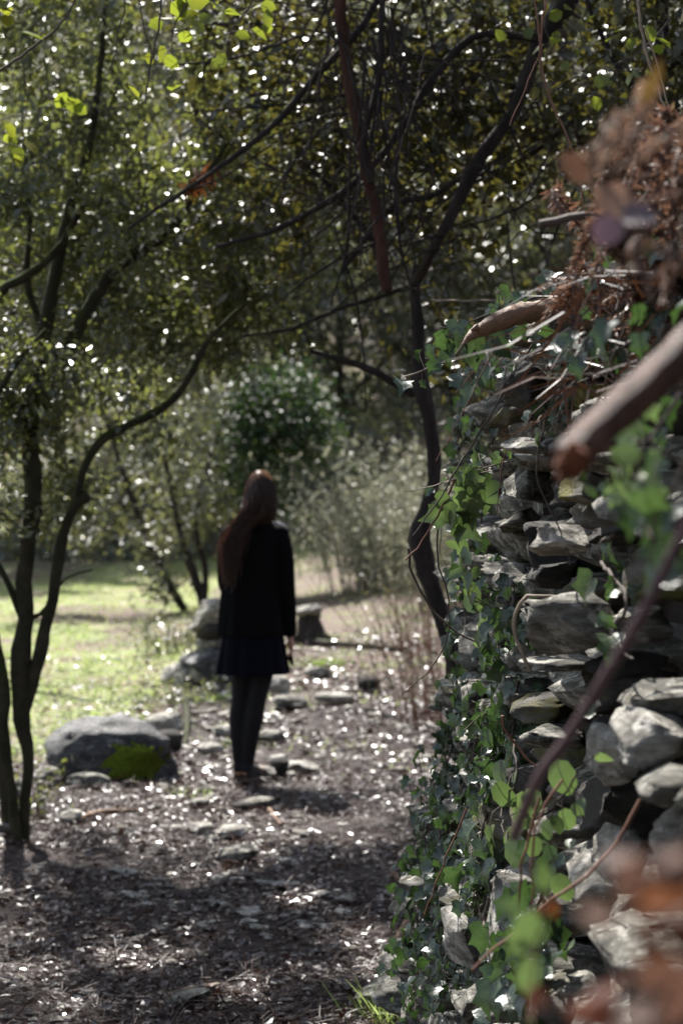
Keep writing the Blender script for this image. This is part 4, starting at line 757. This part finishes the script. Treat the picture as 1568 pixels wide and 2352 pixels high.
spray([(-30, 320), (20, 330), (50, 340)], 7.2, 8, .07, .04, 'yellowing leaves at the outer edge of the oak crown', a=(.5, 1))
spray([(1300, -60), (1260, 20), (1250, 70), (1290, 110)], 6.8, 12, .06, .06, 'olive leaf spray beside the upper end of the diagonal limb', a=(0, .5))
spray([(1540, 40), (1500, 90), (1450, 130), (1400, 150)], 6.4, 14, .06, .06, 'broad leaved spray near the slim dark tree', a=(0, .6))
# ------------------------------------------------------------------ hanging twigs and dead bracken
def hang(pts, d, r, label, mat='twig', name='hanging_twig', cat='twig', group=None):
    q = resample([P(x, y, d) for x, y in pts], .02); q += rng.normal(size=q.shape) * .0015
    m = M(); tube(m, q, np.linspace(r, r * .6, len(q)), 5); tag(m.obj(name, MAT[mat]), label, cat, group)
hang([(1210, -60), (1240, 95), (1210, 190), (1170, 290)], 5.2, .0024, 'thin brown twig hanging before the diagonal limb, shortest of its knot', 'redtwig')
hang([(1262, -60), (1240, 100), (1260, 220), (1310, 330), (1335, 440), (1335, 600), (1320, 730)], 5.2, .0028, 'long twisted brown liana falling onto the wall top', 'redtwig', 'liana', 'liana')
hang([(1240, 100), (1245, 200), (1300, 320), (1275, 440), (1250, 540), (1265, 620), (1280, 650)], 5.22, .0018, 'finer liana looping beside the long twisted one', 'twig', 'liana', 'liana')
hang([(1455, -60), (1480, 110), (1520, 230), (1600, 450)], 4.2, .003, 'pale straight stem slanting down to the dead bracken', 'paletwig')
hang([(1480, 60), (1530, 230), (1555, 330), (1600, 400)], 4.3, .002, 'finer pale stem beside the slanting one', 'paletwig')
hang([(288, -40), (286, 30), (272, 70), (268, 110), (248, 165)], 6, .0026, 'thin hanging twig in the upper corner, outermost of three')
hang([(315, -40), (330, 60), (348, 115), (340, 180), (336, 235)], 6.1, .0026, 'thin hanging twig in the upper corner, middle one of three')
hang([(372, -40), (366, 60), (350, 130), (338, 200), (335, 240)], 5.9, .0034, 'darker hanging twig in the upper corner, innermost of three')
hang([(-30, 185), (60, 120), (140, 55), (190, -30)], 6.4, .005, 'bent bare branch crossing the very corner above the oak')
hang([(1005, -50), (975, 120), (945, 260), (910, 360)], 6.2, .0026, 'long bare twig hanging beside the dark reddish limb')
for k, (pts, d, r, lb, mt) in enumerate([
  ([(1160, 735), (1120, 830), (1060, 950), (1000, 1060)], 4.6, .0014, 'bundle of long red needles slanting down from the log end', 'redtwig'),
  ([(1140, 750), (1085, 850), (1045, 905)], 4.55, .0014, 'shorter red needle straw beside the log end', 'redtwig'),
  ([(1225, 790), (1120, 960), (1030, 1110), (950, 1230)], 4.4, .0024, 'long brown stem slanting across the jutting dark slab', 'twig'),
  ([(1165, 1010), (1150, 1090), (1140, 1180)], 4.4, .0016, 'upright red straw before the light slab', 'redtwig'),
  ([(1250, 960), (1235, 1100), (1290, 1230), (1310, 1300)], 3.6, .0022, 'brown stem curving past the snapped stick end', 'twig'),
  ([(1050, 1090), (990, 1210), (930, 1290)], 4.7, .003, 'two joined red twigs reaching left from the wall', 'redtwig'),
  ([(935, 1260), (950, 1330), (1000, 1410), (1060, 1460), (1110, 1480)], 4.9, .0034, 'arched green brown twig springing out from the wall', 'twig'),
  ([(1010, 1200), (1005, 1290), (1030, 1370), (1025, 1470), (985, 1540), (930, 1590)], 4.9, .0024, 'zigzag bare twig hanging free of the wall', 'twig'),
  ([(1215, 1540), (1180, 1440), (1200, 1375), (1270, 1368), (1330, 1395), (1380, 1420)], 3.7, .004, 'pale root bending over the big lichened stone', 'paletwig'),
  ([(1150, 1640), (1170, 1700), (1230, 1760)], 3.9, .003, 'orange brown stalk below the square stone', 'redtwig'),
  ([(1240, 1830), (1210, 1930), (1190, 2050), (1200, 2200), (1215, 2330)], 3.1, .0024, 'long red stalk hanging through the round leaves', 'redtwig'),
  ([(1290, 1790), (1230, 1900), (1220, 2060), (1225, 2330)], 3.0, .0022, 'second red stalk falling beside the round leaves', 'redtwig'),
  ([(1470, 1840), (1380, 1980), (1250, 2080), (1080, 2230)], 2.9, .003, 'brown bramble runner crossing the lower stones', 'redtwig'),
  ([(1070, 1860), (1020, 1980), (975, 2100)], 4.2, .0022, 'rusty pine twig hanging over the lower ivy', 'redtwig'),
  ([(1125, 1080), (1030, 1105), (930, 1132)], 4.7, .0016, 'fine pale straw pointing out from the wall', 'paletwig'),
  ([(1220, 2320), (1225, 2260), (1222, 2200)], 2.6, .006, 'stout pale cut stalk low on the wall', 'paletwig'),
  ([(990, 690), (1120, 690), (1270, 684)], 6.8, .004, 'grey bare twig lying level beyond the log', 'paletwig'),
  ([(1240, 515), (1320, 500), (1440, 480), (1600, 455)], 3.1, .007, 'dark dead branch poking from the bracken', 'twig'),
  ([(1370, 430), (1372, 560), (1375, 680), (1380, 720)], 3.2, .004, 'red upright bracken stalk on the wall top', 'redtwig')]):
    hang(pts, d, r, lb, mt, 'dead_twig', 'twig')
br = thing('bramble', P(1568, 1220, 1.5), 'thick purple bramble stem slanting blurred across the stones', 'bramble')
m = M(); q = resample([P(1620, 1120, 1.5), P(1560, 1240, 1.52), P(1470, 1420, 1.58), P(1380, 1570, 1.66), P(1300, 1700, 1.75), P(1235, 1790, 1.85), P(1180, 1920, 2.1)], .01)
tube(m, q, np.linspace(.0042, .0052, len(q)), 9, lump=.03); m.obj('stem', MAT['purple'], br)
m = M()
for k in range(4, len(q) - 4, 6):
    d = nrm(rng.normal(size=3)) * .007; tube(m, [q[k], q[k] + d * .6, q[k] + d + [0, 0, -.002]], [.0016, .0008, .0002], 4)
m.obj('thorns', MAT['purple'], br)

def frond(ms, ml, p0, p1, L=None, lw=.05, sag=.05, n=44):
    p0 = np.asarray(p0); p1 = np.asarray(p1); mid = (p0 + p1) / 2 + [0, 0, sag] + rng.normal(size=3) * .02
    q = resample([p0, mid, p1], np.linalg.norm(p1 - p0) / n); tube(ms, q, np.linspace(.003, .0008, len(q)), 4)
    ax = nrm(np.gradient(q, axis=0)); sd_ = nrm(np.cross(ax, rdir(1)[0])); u = np.linspace(0, 1, len(q)); s = np.sin(np.pi * np.clip(u * .85 + .15, 0, 1)) ** .7
    for sg in (-1, 1):
        A = nrm(sd_ * sg + ax * .5 + rng.normal(size=q.shape) * .35 + [0, 0, -.35]); leaves(ml, q, A, nrm(rng.normal(size=q.shape) + [0, -.6, .3]), lw * s * rng.uniform(.6, 1.1, len(q)), T_STRIP, rng.uniform(.14, .3, len(q)))
def fern(label, frs, lw=.024, mat='fern', d=3.2, sag=.04):
    t = thing('dead_bracken', P(frs[0][0], frs[0][1], frs[0][4] if len(frs[0]) > 4 else d), label, 'bracken'); ms, ml = M(), M()
    for f in frs:
        dd = f[4] if len(f) > 4 else d; frond(ms, ml, P(f[0], f[1], dd), P(f[2], f[3], dd - .06 + rng.normal() * .05), lw=lw, sag=sag)
    ms.obj('stems', MAT['twig'], t); ml.obj('fronds', MAT[mat], t)
def rfr(x0, x1, y0, y1, n, ln, d0, d1):
    o = []
    for k in range(n):
        x, y = rng.uniform(x0, x1), rng.uniform(y0, y1); a = rng.uniform(-.5, 3.6); o.append((x, y, x + math.cos(a) * ln * rng.uniform(.6, 1.2), y - math.sin(a) * ln * .4 + ln * .25, rng.uniform(d0, d1)))
    return o
fern('heap of rusty dead bracken on the wall top above the mossy slab', rfr(1340, 1560, 540, 700, 28, 120, 3.2, 3.9))
fern('tangle of rusty dead bracken at the edge under the dark dead branch', rfr(1400, 1600, 440, 620, 26, 120, 2.9, 3.4))
fern('rusty dead bracken climbing at the picture edge below the pale slanting stem', rfr(1480, 1620, 370, 500, 20, 100, 2.6, 3.1))
fern('dead bracken hanging over the face just behind the broken stick', rfr(1300, 1520, 700, 800, 10, 90, 3.3, 3.9), lw=.018)
fern('blurred pale brown curled bracken frond pointing up', [(1350, 430, 1440, 250, 1.75), (1440, 340, 1450, 240, 1.75), (1380, 400, 1385, 320, 1.75), (1560, 300, 1400, 400, 1.75), (1400, 380, 1480, 300, 1.75)], lw=.011, sag=.005, mat='fernpale')
fern('blurred rusty bracken frond beside the white glint at the edge', [(1568, 500, 1480, 640, 1.9), (1568, 600, 1500, 700, 1.9), (1540, 560, 1530, 700, 1.9)], lw=.013, sag=.01)
def bigleaf(items, label, mat, cat='leaf', name='leaf', tm=T_OV, stem=None):
    p = P(items[0][0], items[0][1], items[0][2]); t = thing(name, p, label, cat); m = M()
    for x, y, d, L, ax, nn in items: leaves(m, [P(x, y, d)], [ax], [nn], L, tm, 1.3, a=rng.random(1))
    m.obj('blade', MAT[mat], t)
    if stem:
        s_ = M(); tube(s_, resample([P(*q) for q in stem], .01), .0011, 5); s_.obj('stalk', MAT['redtwig'], t)
bigleaf([(1460, 240, 1.45, .036, (.5, 0, .8), (.9, -.5, -.5))], 'blurred amber and green leaf hanging near the upper corner', 'amber', stem=[(1462, 230, 1.45), (1430, 320, 1.5), (1400, 420, 1.7)])
bigleaf([(1420, 500, 1.6, .026, (-.5, -.1, -.6), (.2, -.7, .7)), (1425, 500, 1.6, .028, (.85, 0, .1), (.2, -.7, .7))], 'pair of blurred mauve leaves in front of the dead bracken', 'mauve', tm=T_RND, stem=[(1422, 500, 1.6), (1470, 470, 1.7), (1568, 440, 1.8)])
bigleaf([(1360, 425, 1.7, .05, (.75, 0, -.6), (.2, -.9, .3)), (1350, 425, 1.7, .035, (-.4, 0, .5), (.2, -.9, .3))], 'blurred light brown curled leaf at the bracken tip', 'fern')
bigleaf([(1262, 2065, 1.5, .014, (0.2, 0, -1), (.2, -1, .1)), (1245, 2080, 1.5, .01, (-.3, 0, -1), (.2, -1, .1))], 'tiny blurred orange red leaf among green ones low on the wall', 'rust', stem=[(1262, 2065, 1.5), (1230, 2160, 1.5), (1220, 2352, 1.45)])
bigleaf([(1240, 2085, 1.5, .04, (-.5, 0, -.9), (.3, -.9, .2)), (1210, 2190, 1.5, .03, (0, 0, -1), (.3, -.9, .2)), (1200, 2100, 1.52, .02, (-.4, 0, .2), (.3, -.9, .2)), (1250, 2050, 1.5, .022, (-.1, 0, 1), (.3, -.9, .2))], 'blurred green bramble leaves round the tiny orange leaf', 'ivyb', stem=[(1262, 2050, 1.5), (1230, 2160, 1.52), (1210, 2352, 1.5)])
def dry(x0, x1, y0, y1, d, n, L, label, mat, tm=T_OV):
    it = [(rng.uniform(x0, x1), rng.uniform(y0, y1), d * rng.uniform(.94, 1.06), L * rng.uniform(.6, 1.2), rdir(1)[0] + [.3, 0, -.3], nrm(rng.normal(size=3) + [0, -.8, .4])) for _ in range(n)]
    t = thing('dry_leaf_spray', P(it[0][0], it[0][1], it[0][2]), label, 'dry leaves', 'blurred dry leaf sprays'); m, s_ = M(), M(); hub = P(x1 + 40, y1 + 60, d)
    for x, y, dd, l_, ax, nn in it:
        leaves(m, [P(x, y, dd)], [ax], [nn], l_, tm, 1.1); tube(s_, resample([P(x, y, dd), (P(x, y, dd) + hub) / 2 + [0, 0, .01], hub], .01), .0006, 4)
    m.obj('leaves', MAT[mat], t); s_.obj('stems', MAT['redtwig'], t)
dry(1440, 1570, 1940, 2030, .85, 9, .016, 'curled blurred brown dry leaves above the rust orange ones', 'dusty', T_RND)
dry(1410, 1580, 2060, 2180, .82, 13, .018, 'blurred rust orange dry leaves at the lower corner', 'rust')
dry(1430, 1600, 2190, 2360, .8, 16, .019, 'very blurred dusty pink dry leaves in the lowest corner', 'dusty', T_RND)
dry(1220, 1400, 2240, 2350, 1.0, 9, .02, 'dim blurred maroon dry leaves along the lower edge', 'maroon')
bigleaf([(1420, 1000, 1.8, .03, (.3, 0, .9), (-.2, -.9, .3)), (1420, 1050, 1.8, .02, (.9, 0, .2), (-.2, -.9, .3))], 'pale blurred round leaf right of the snapped stick end', 'ivyb', tm=T_RND)
# needles hanging over the wall top
m = M(); n = 110; c = np.array([W(rng.uniform(1130, 1420), rng.uniform(690, 1000), .06) for _ in range(n)]); leaves(m, c, nrm(np.array([-.25, .1, -.7]) + rng.normal(size=(n, 3)) * .5), rdir(n), rng.uniform(.07, .15, n), T_STRIP, .012)
n = 200; c = np.array([P(rng.uniform(1280, 1568), rng.uniform(620, 900), rng.uniform(3.0, 3.8)) for _ in range(n)]); leaves(m, c, nrm(rng.normal(size=(n, 3)) + [-.5, 0, -.2]), rdir(n), rng.uniform(.08, .2, n), T_STRIP, .02)
tag(m.obj('hanging_needles', MAT['needle'], smooth=False), 'dry pine needles draped over the wall top', 'pine needles', kind='stuff')
n = 5200; X = rng.uniform(.45, 2.2, n); Y = rng.uniform(2.4, 7, n); m = M()
leaves(m, np.stack([X, Y, bankz(X, Y) + rng.random(n) * .06], -1), rdir(n) * [1, 1, .4], nrm(np.array([0, 0, 1]) + rng.normal(size=(n, 3)) * .6), rng.uniform(.03, .07, n))
tag(m.obj('bank_litter', MAT['litter'], smooth=False), 'dead leaves on the bank above the wall', 'leaf litter', kind='stuff')
# dead orange frond caught in the branches
t = thing('dead_bracken', P(420, 430, 8), 'orange dead fern frond caught among the branches above the meadow', 'bracken'); ms, ml = M(), M()
for a in ((415, 440, 530, 395), (412, 445, 470, 400), (415, 448, 500, 420)): frond(ms, ml, P(a[0], a[1], 8), P(a[2], a[3], 8.05), lw=.06, sag=.02, n=16)
ms.obj('stems', MAT['twig'], t); ml.obj('fronds', MAT['rust'], t)

# ------------------------------------------------------------------ the woman
g = onground(572, 1800); g = np.array([(585 - 784) * px(g[1]), g[1], g[2] + .02])
pn = thing('person', g, 'woman seen from behind with long brown hair, black cardigan, navy skirt and dark tights', 'person')
def loft(m, rings, sides=28, rip=0, nr=9, ph=0, cap=True):
    """rings: (cx, cy, z, rx, ry[, ripple scale])"""
    rr = np.array([list(r) + ([1] if len(r) < 6 else []) for r in rings], float); q = resample(rr[:, :6], .025) if len(rr) > 2 else rr
    an = np.arange(sides) * 2 * math.pi / sides; rows = []
    for c in q:
        k = 1 + rip * c[5] * (np.sin(an * nr + ph + c[2] * 2) + .5 * np.sin(an * (nr * 1.7 // 1) + 1.3))
        rows.append(np.stack([g[0] + c[0] + np.cos(an) * c[3] * k, g[1] + c[1] + np.sin(an) * c[4] * k, np.full(sides, g[2] + c[2])], -1))
    v = np.array(rows); n_ = len(v); i = np.arange(n_ - 1)[:, None] * sides; j = np.arange(sides)[None]; k = (j + 1) % sides
    m.add(v.reshape(-1, 3), np.stack([i + j, i + k, i + sides + k, i + sides + j], -1).reshape(-1, 4))
    if cap:
        for e in (0, n_ - 1): m.add(np.vstack([v[e], v[e].mean(0)]), [(sides, a, (a + 1) % sides) for a in range(sides)])
def T(*pts): return [g + np.array(p[:3]) for p in pts], [p[3] for p in pts]
def limb(m, *pts, sides=18):
    q = resample([list(g + np.array(p[:3])) + [p[3]] for p in pts], .015); tube(m, q, q[:, 3], sides)
    for e in (0, -1): m.add(ICO3_V * q[e, 3] + q[e, :3], ICO3_F)
HC = np.array([.030, .0, 1.548])
def remesh(m, name, mat, vox, parent, smooth=2):
    o = m.obj(name, mat, parent); md = o.modifiers.new('r', 'REMESH'); md.mode = 'VOXEL'; md.voxel_size = vox; md.use_smooth_shade = True
    s = o.modifiers.new('s', 'SMOOTH'); s.factor = .5; s.iterations = smooth
    dg = bpy.context.evaluated_depsgraph_get(); me = bpy.data.meshes.new_from_object(o.evaluated_get(dg)); o.modifiers.clear()
    old = o.data; o.data = me; bpy.data.meshes.remove(old)
    if not me.materials: me.materials.append(mat)
    me.polygons.foreach_set('use_smooth', [True] * len(me.polygons)); return o
m = M()
loft(m, [(0, 0, .80, .15, .1), (0, 0, .9, .155, .105), (0, 0, 1.05, .115, .085), (0, 0, 1.2, .13, .085), (0, 0, 1.33, .145, .07), (0, 0, 1.385, .09, .055), (.005, 0, 1.42, .05, .048), (.02, 0, 1.48, .048, .05), (.025, 0, 1.53, .05, .055)])
m.add(ICO_V * [.070, .088, .112] + g + HC, ICO_F)
m.add(ICO3_V * [.048, .05, .05] + g + HC + [0, .035, -.065], ICO3_F)                                       # jaw
tube(m, [g + HC + [0, .085, .015], g + HC + [0, .103, -.012], g + HC + [0, .108, -.028]], [.007, .010, .012], 8)   # nose
for sg in (-1, 1):
    m.add(ICO3_V * [.006, .018, .03] + g + HC + [sg * .071, -.005, -.01], ICO3_F)                           # ears
tube(m, [g + HC + [-.02, .084, -.06], g + HC + [0, .09, -.058], g + HC + [.02, .084, -.06]], [.004, .008, .004], 8)  # mouth
RA = ((.132, 0, 1.322, .043), (.158, -.01, 1.2, .041), (.168, -.012, 1.06, .037), (.178, .0, .93, .033), (.188, .015, .80, .023), (.190, .02, .775, .021))
LA = ((-.132, 0, 1.322, .043), (-.150, -.005, 1.2, .04), (-.150, .0, 1.06, .036), (-.13, .1, 1.03, .03), (-.07, .19, 1.03, .021))
limb(m, *RA); limb(m, *LA)
m.add(ICO3_V * [.017, .034, .045] + g + [.194, .02, .735], ICO3_F)                                          # right palm
for k, (dy, ln) in enumerate(((.045, .9), (.028, 1.0), (.010, .95), (-.006, .78))):
    b0 = g + np.array([.196, dy, .705]); tube(m, resample([b0, b0 + [.0, .004, -.026 * ln], b0 + [-.014, .006, -.046 * ln], b0 + [-.034 * ln, .006, -.040 * ln], b0 + [-.04 * ln, .004, -.024 * ln]], .006), np.linspace(.0088, .0066, 40)[:len(resample([b0, b0 + [.0, .004, -.026 * ln], b0 + [-.014, .006, -.046 * ln], b0 + [-.034 * ln, .006, -.040 * ln], b0 + [-.04 * ln, .004, -.024 * ln]], .006))], 8)
tube(m, resample([g + [.19, .045, .755], g + [.172, .058, .725], g + [.162, .052, .7], g + [.158, .04, .682]], .006), .0088, 8)
m.add(ICO3_V * [.034, .04, .016] + g + [-.03, .215, 1.03], ICO3_F)                                          # left palm, in front
for k in range(4):
    b0 = g + np.array([-.005, .24 - k * .018, 1.03]); tube(m, [b0, b0 + [.03, .0, -.005], b0 + [.05, -.005, -.02]], [.0085, .008, .0065], 8)
tube(m, [g + [-.03, .185, 1.04], g + [-.005, .18, 1.055], g + [.015, .185, 1.058]], [.009, .0085, .007], 8)
LL = ((-.062, 0, .84, .085), (-.062, .0, .70, .072), (-.066, .0, .58, .058), (-.078, .0, .44, .045), (-.088, -.004, .33, .046), (-.088, .0, .2, .036), (-.082, .0, .085, .029))
RL = ((.062, 0, .84, .085), (.052, .0, .70, .074), (.038, -.01, .58, .062), (.012, -.02, .44, .048), (-.008, -.03, .33, .050), (-.026, -.03, .2, .038), (-.038, -.025, .085, .029))
limb(m, *LL); limb(m, *RL)
limb(m, (-.085, -.02, .045, .028), (-.08, .05, .04, .03), (-.075, .13, .03, .024)); limb(m, (-.04, -.045, .045, .028), (.0, .02, .04, .03), (.04, .085, .03, .024))
remesh(m, 'body', MAT['skin'], .0042, pn)
for sg in (-1, 1):
    m = M(); m.add(ICO3_V * [.012, .006, .007] + g + HC + [sg * .028, .082, .008], ICO3_F); m.obj('eye', MAT['black'], pn)
def grow(L, k, lo=-1): return [(a, b, c, r + k) for a, b, c, r in L if c > lo]
m = M(); limb(m, *grow(LL, .005)); limb(m, *grow(RL, .005)); limb(m, (-.085, -.02, .06, .032), (-.082, .03, .05, .03)); limb(m, (-.04, -.045, .06, .032), (-.02, -.01, .05, .03))
remesh(m, 'tights', MAT['tights'], .006, pn)
for f0, f1, nm in (((-.085, -.035), (-.068, .16), 0), ((-.046, -.062), (.066, .115), 1)):
    a = np.array([*f0, 0]); b = np.array([*f1, 0]); d = b - a; t_ = nrm(d); m = M(); s_ = np.array([-t_[1], t_[0], 0])
    sh = thing('x', g, None) if False else None
    rows = []
    for u, wd, hh in ((-.04, .008, .03), (0, .028, .06), (.15, .034, .072), (.35, .034, .07), (.55, .037, .052), (.75, .041, .038), (.92, .034, .03), (1.02, .012, .02)):
        an = np.linspace(0, math.pi, 11); c = g + a + d * u
        rows.append(np.array([c + s_ * math.cos(x) * wd + np.array([0, 0, .014 + math.sin(x) ** .8 * hh]) for x in an]))
    v = np.array(rows); i = np.arange(7)[:, None] * 11; j = np.arange(10)[None]
    m.add(v.reshape(-1, 3), np.stack([i + j, i + j + 1, i + 12 + j, i + 11 + j], -1).reshape(-1, 4)); so_ = m.obj('shoe', MAT['shoe'], pn)
    m = M(); o2 = []
    for x in np.linspace(0, 2 * math.pi, 26, endpoint=False):
        u = .5 - .54 * math.cos(x); wd = np.interp(u, [-.04, 0, .15, .45, .75, .92, 1.04], [.004, .03, .036, .036, .044, .036, .004]); o2.append(a + d * u + s_ * wd * (1 if math.sin(x) > 0 else -1))
    o2 = np.array(o2); bt = g + o2 + [0, 0, -.004]; tp = g + o2 + [0, 0, .016]; nn = 26
    m.add(np.vstack([bt, tp]), [(k, (k + 1) % nn, nn + (k + 1) % nn, nn + k) for k in range(nn)]); m.add(np.vstack([bt, g + (a + b) / 2 + [0, 0, -.004]]), [(nn, (k + 1) % nn, k) for k in range(nn)]); m.add(np.vstack([tp, g + (a + b) / 2 + [0, 0, .016]]), [(nn, k, (k + 1) % nn) for k in range(nn)])
    q = m.obj('sole', MAT['sole'], so_); q.matrix_parent_inverse = Matrix.Identity(4)
m = M(); loft(m, [(-.01, 0, .86, .150, .11, .1), (-.012, 0, .78, .165, .12, .5), (-.014, 0, .68, .180, .135, 1), (-.015, 0, .572, .196, .15, 1.5)], 140, .03, 11, cap=False); loft(m, [(-.015, 0, .574, .190, .144, 1.5), (-.012, 0, .8, .158, .115, .5)], 140, .03, 11, cap=False)
m.obj('skirt', MAT['navy'], pn)
m = M(); loft(m, [(-.018, 0, .775, .184, .135, 1.3), (-.016, 0, .9, .177, .128, 1.1), (-.016, 0, 1.05, .162, .118, .9), (-.006, 0, 1.2, .155, .11, .6), (0, 0, 1.3, .152, .098, .2), (0, 0, 1.35, .134, .082, 0), (.0, 0, 1.395, .09, .068, 0), (.008, 0, 1.425, .066, .062, 0), (.014, 0, 1.455, .066, .066, 0)], 150, .03, 9, cap=True)
limb(m, *[(a, b, c, r + .014) for a, b, c, r in RA if c > .79]); limb(m, *[(a, b, c, r + .014) for a, b, c, r in LA])
remesh(m, 'cardigan', MAT['black'], .006, pn, 3)
m = M(); loft(m, [(.125, .045, 1.30, .045, .035), (.125, .04, 1.375, .035, .025), (.10, .04, 1.392, .03, .02)], 16); m.obj('collar', MAT['white'], pn)
# hair: cap plus strands
m = M(); v = ICO_V * [.080, .098, .121]; keep = ((v[:, 1] < .035) | (v[:, 2] > .06)) & (v[:, 2] > -.09); fk = keep[ICO_F].all(1)
m.add(v + g + HC + [0, -.004, .004], ICO_F[fk], .3)
for k in range(1500):
    while True:
        u = rdir(1)[0]
        if u[2] > -.35 and (u[1] < .3 or u[2] > .55): break
    s0 = HC + u * [.080, .098, .122] + [0, -.004, .004]; jt = rng.normal(size=3)
    side = s0[0] - HC[0] + rng.normal() * .025 < .028
    p1 = s0 + [u[0] * .012, u[1] * .015 - .008, -.05]; p2 = HC + [u[0] * .082, -.075 - .02 * abs(jt[1]) if u[1] < .5 else u[1] * .06, -.10 + .01 * jt[2]]
    wv = .008 * math.sin(k)
    if side:
        q = [s0, p1, p2 + [-.018, 0, 0], [-.055 + jt[0] * .022 + u[0] * .03, -.10 + jt[1] * .01, 1.38], [-.115 + jt[0] * .026 + wv, -.115 + jt[1] * .01, 1.27], [-.135 + jt[0] * .026 - wv, -.125 + jt[1] * .008, 1.17 + .06 * jt[2]]]
        if rng.random() < .25: q = q[:5]
    else:
        q = [s0, p1, p2 + [.008, 0, 0], [.045 + jt[0] * .018 + u[0] * .012, -.07 + jt[1] * .012, 1.405 + .015 * jt[2]]]
    q = resample([g + np.array(p) for p in q], .03); q[1:] += np.cumsum(rng.normal(size=(len(q) - 1, 3)) * .0012, 0)
    tube(m, q, np.linspace(.0028, .0008, len(q)), 3, rng.random(), cap=False)
m.obj('hair', MAT['hair'], pn)
m = M(); stone(m, g + [.190, .02, .655], (.04, .055, .045), (0, .5, 0), 3, rough=.02, strata=0); tube(m, [g + [.185, .02, .66], g + [.2, .02, .632], g + [.203, .02, .612]], [.014, .012, .006], 8)
ob = m.obj('pouch', MAT['black']); tag(ob, 'small black pouch held in the woman\'s lowered hand', 'pouch')

# ------------------------------------------------------------------ groups of repeats
GR = {'ivy': 'ivy strands on the wall', 'creeper': 'creepers on the wall', 'stone': 'loose stones on the path', 'slab': 'slabs of the stone heap and stump', 'hanging_twig': 'bare hanging twigs', 'liana': 'lianas', 'dead_twig': 'dead twigs and stalks on the wall',
      'dead_bracken': 'dead bracken', 'fallen_stick': 'sticks on the ground', 'broom_bush': 'broom bushes', 'thicket_of_shoots': 'reddish shoots', 'low_shrub': 'low shrubs', 'grass_tuft': 'grass tufts', 'leaf': 'single blurred leaves', 'strawberry_tree': 'leaning dark trees'}
for o in list(bpy.data.objects):
    if o.parent is None and o.get('category') and not o.get('group'):
        k = o.name.split('.')[0]
        if k in GR: o['group'] = GR[k]
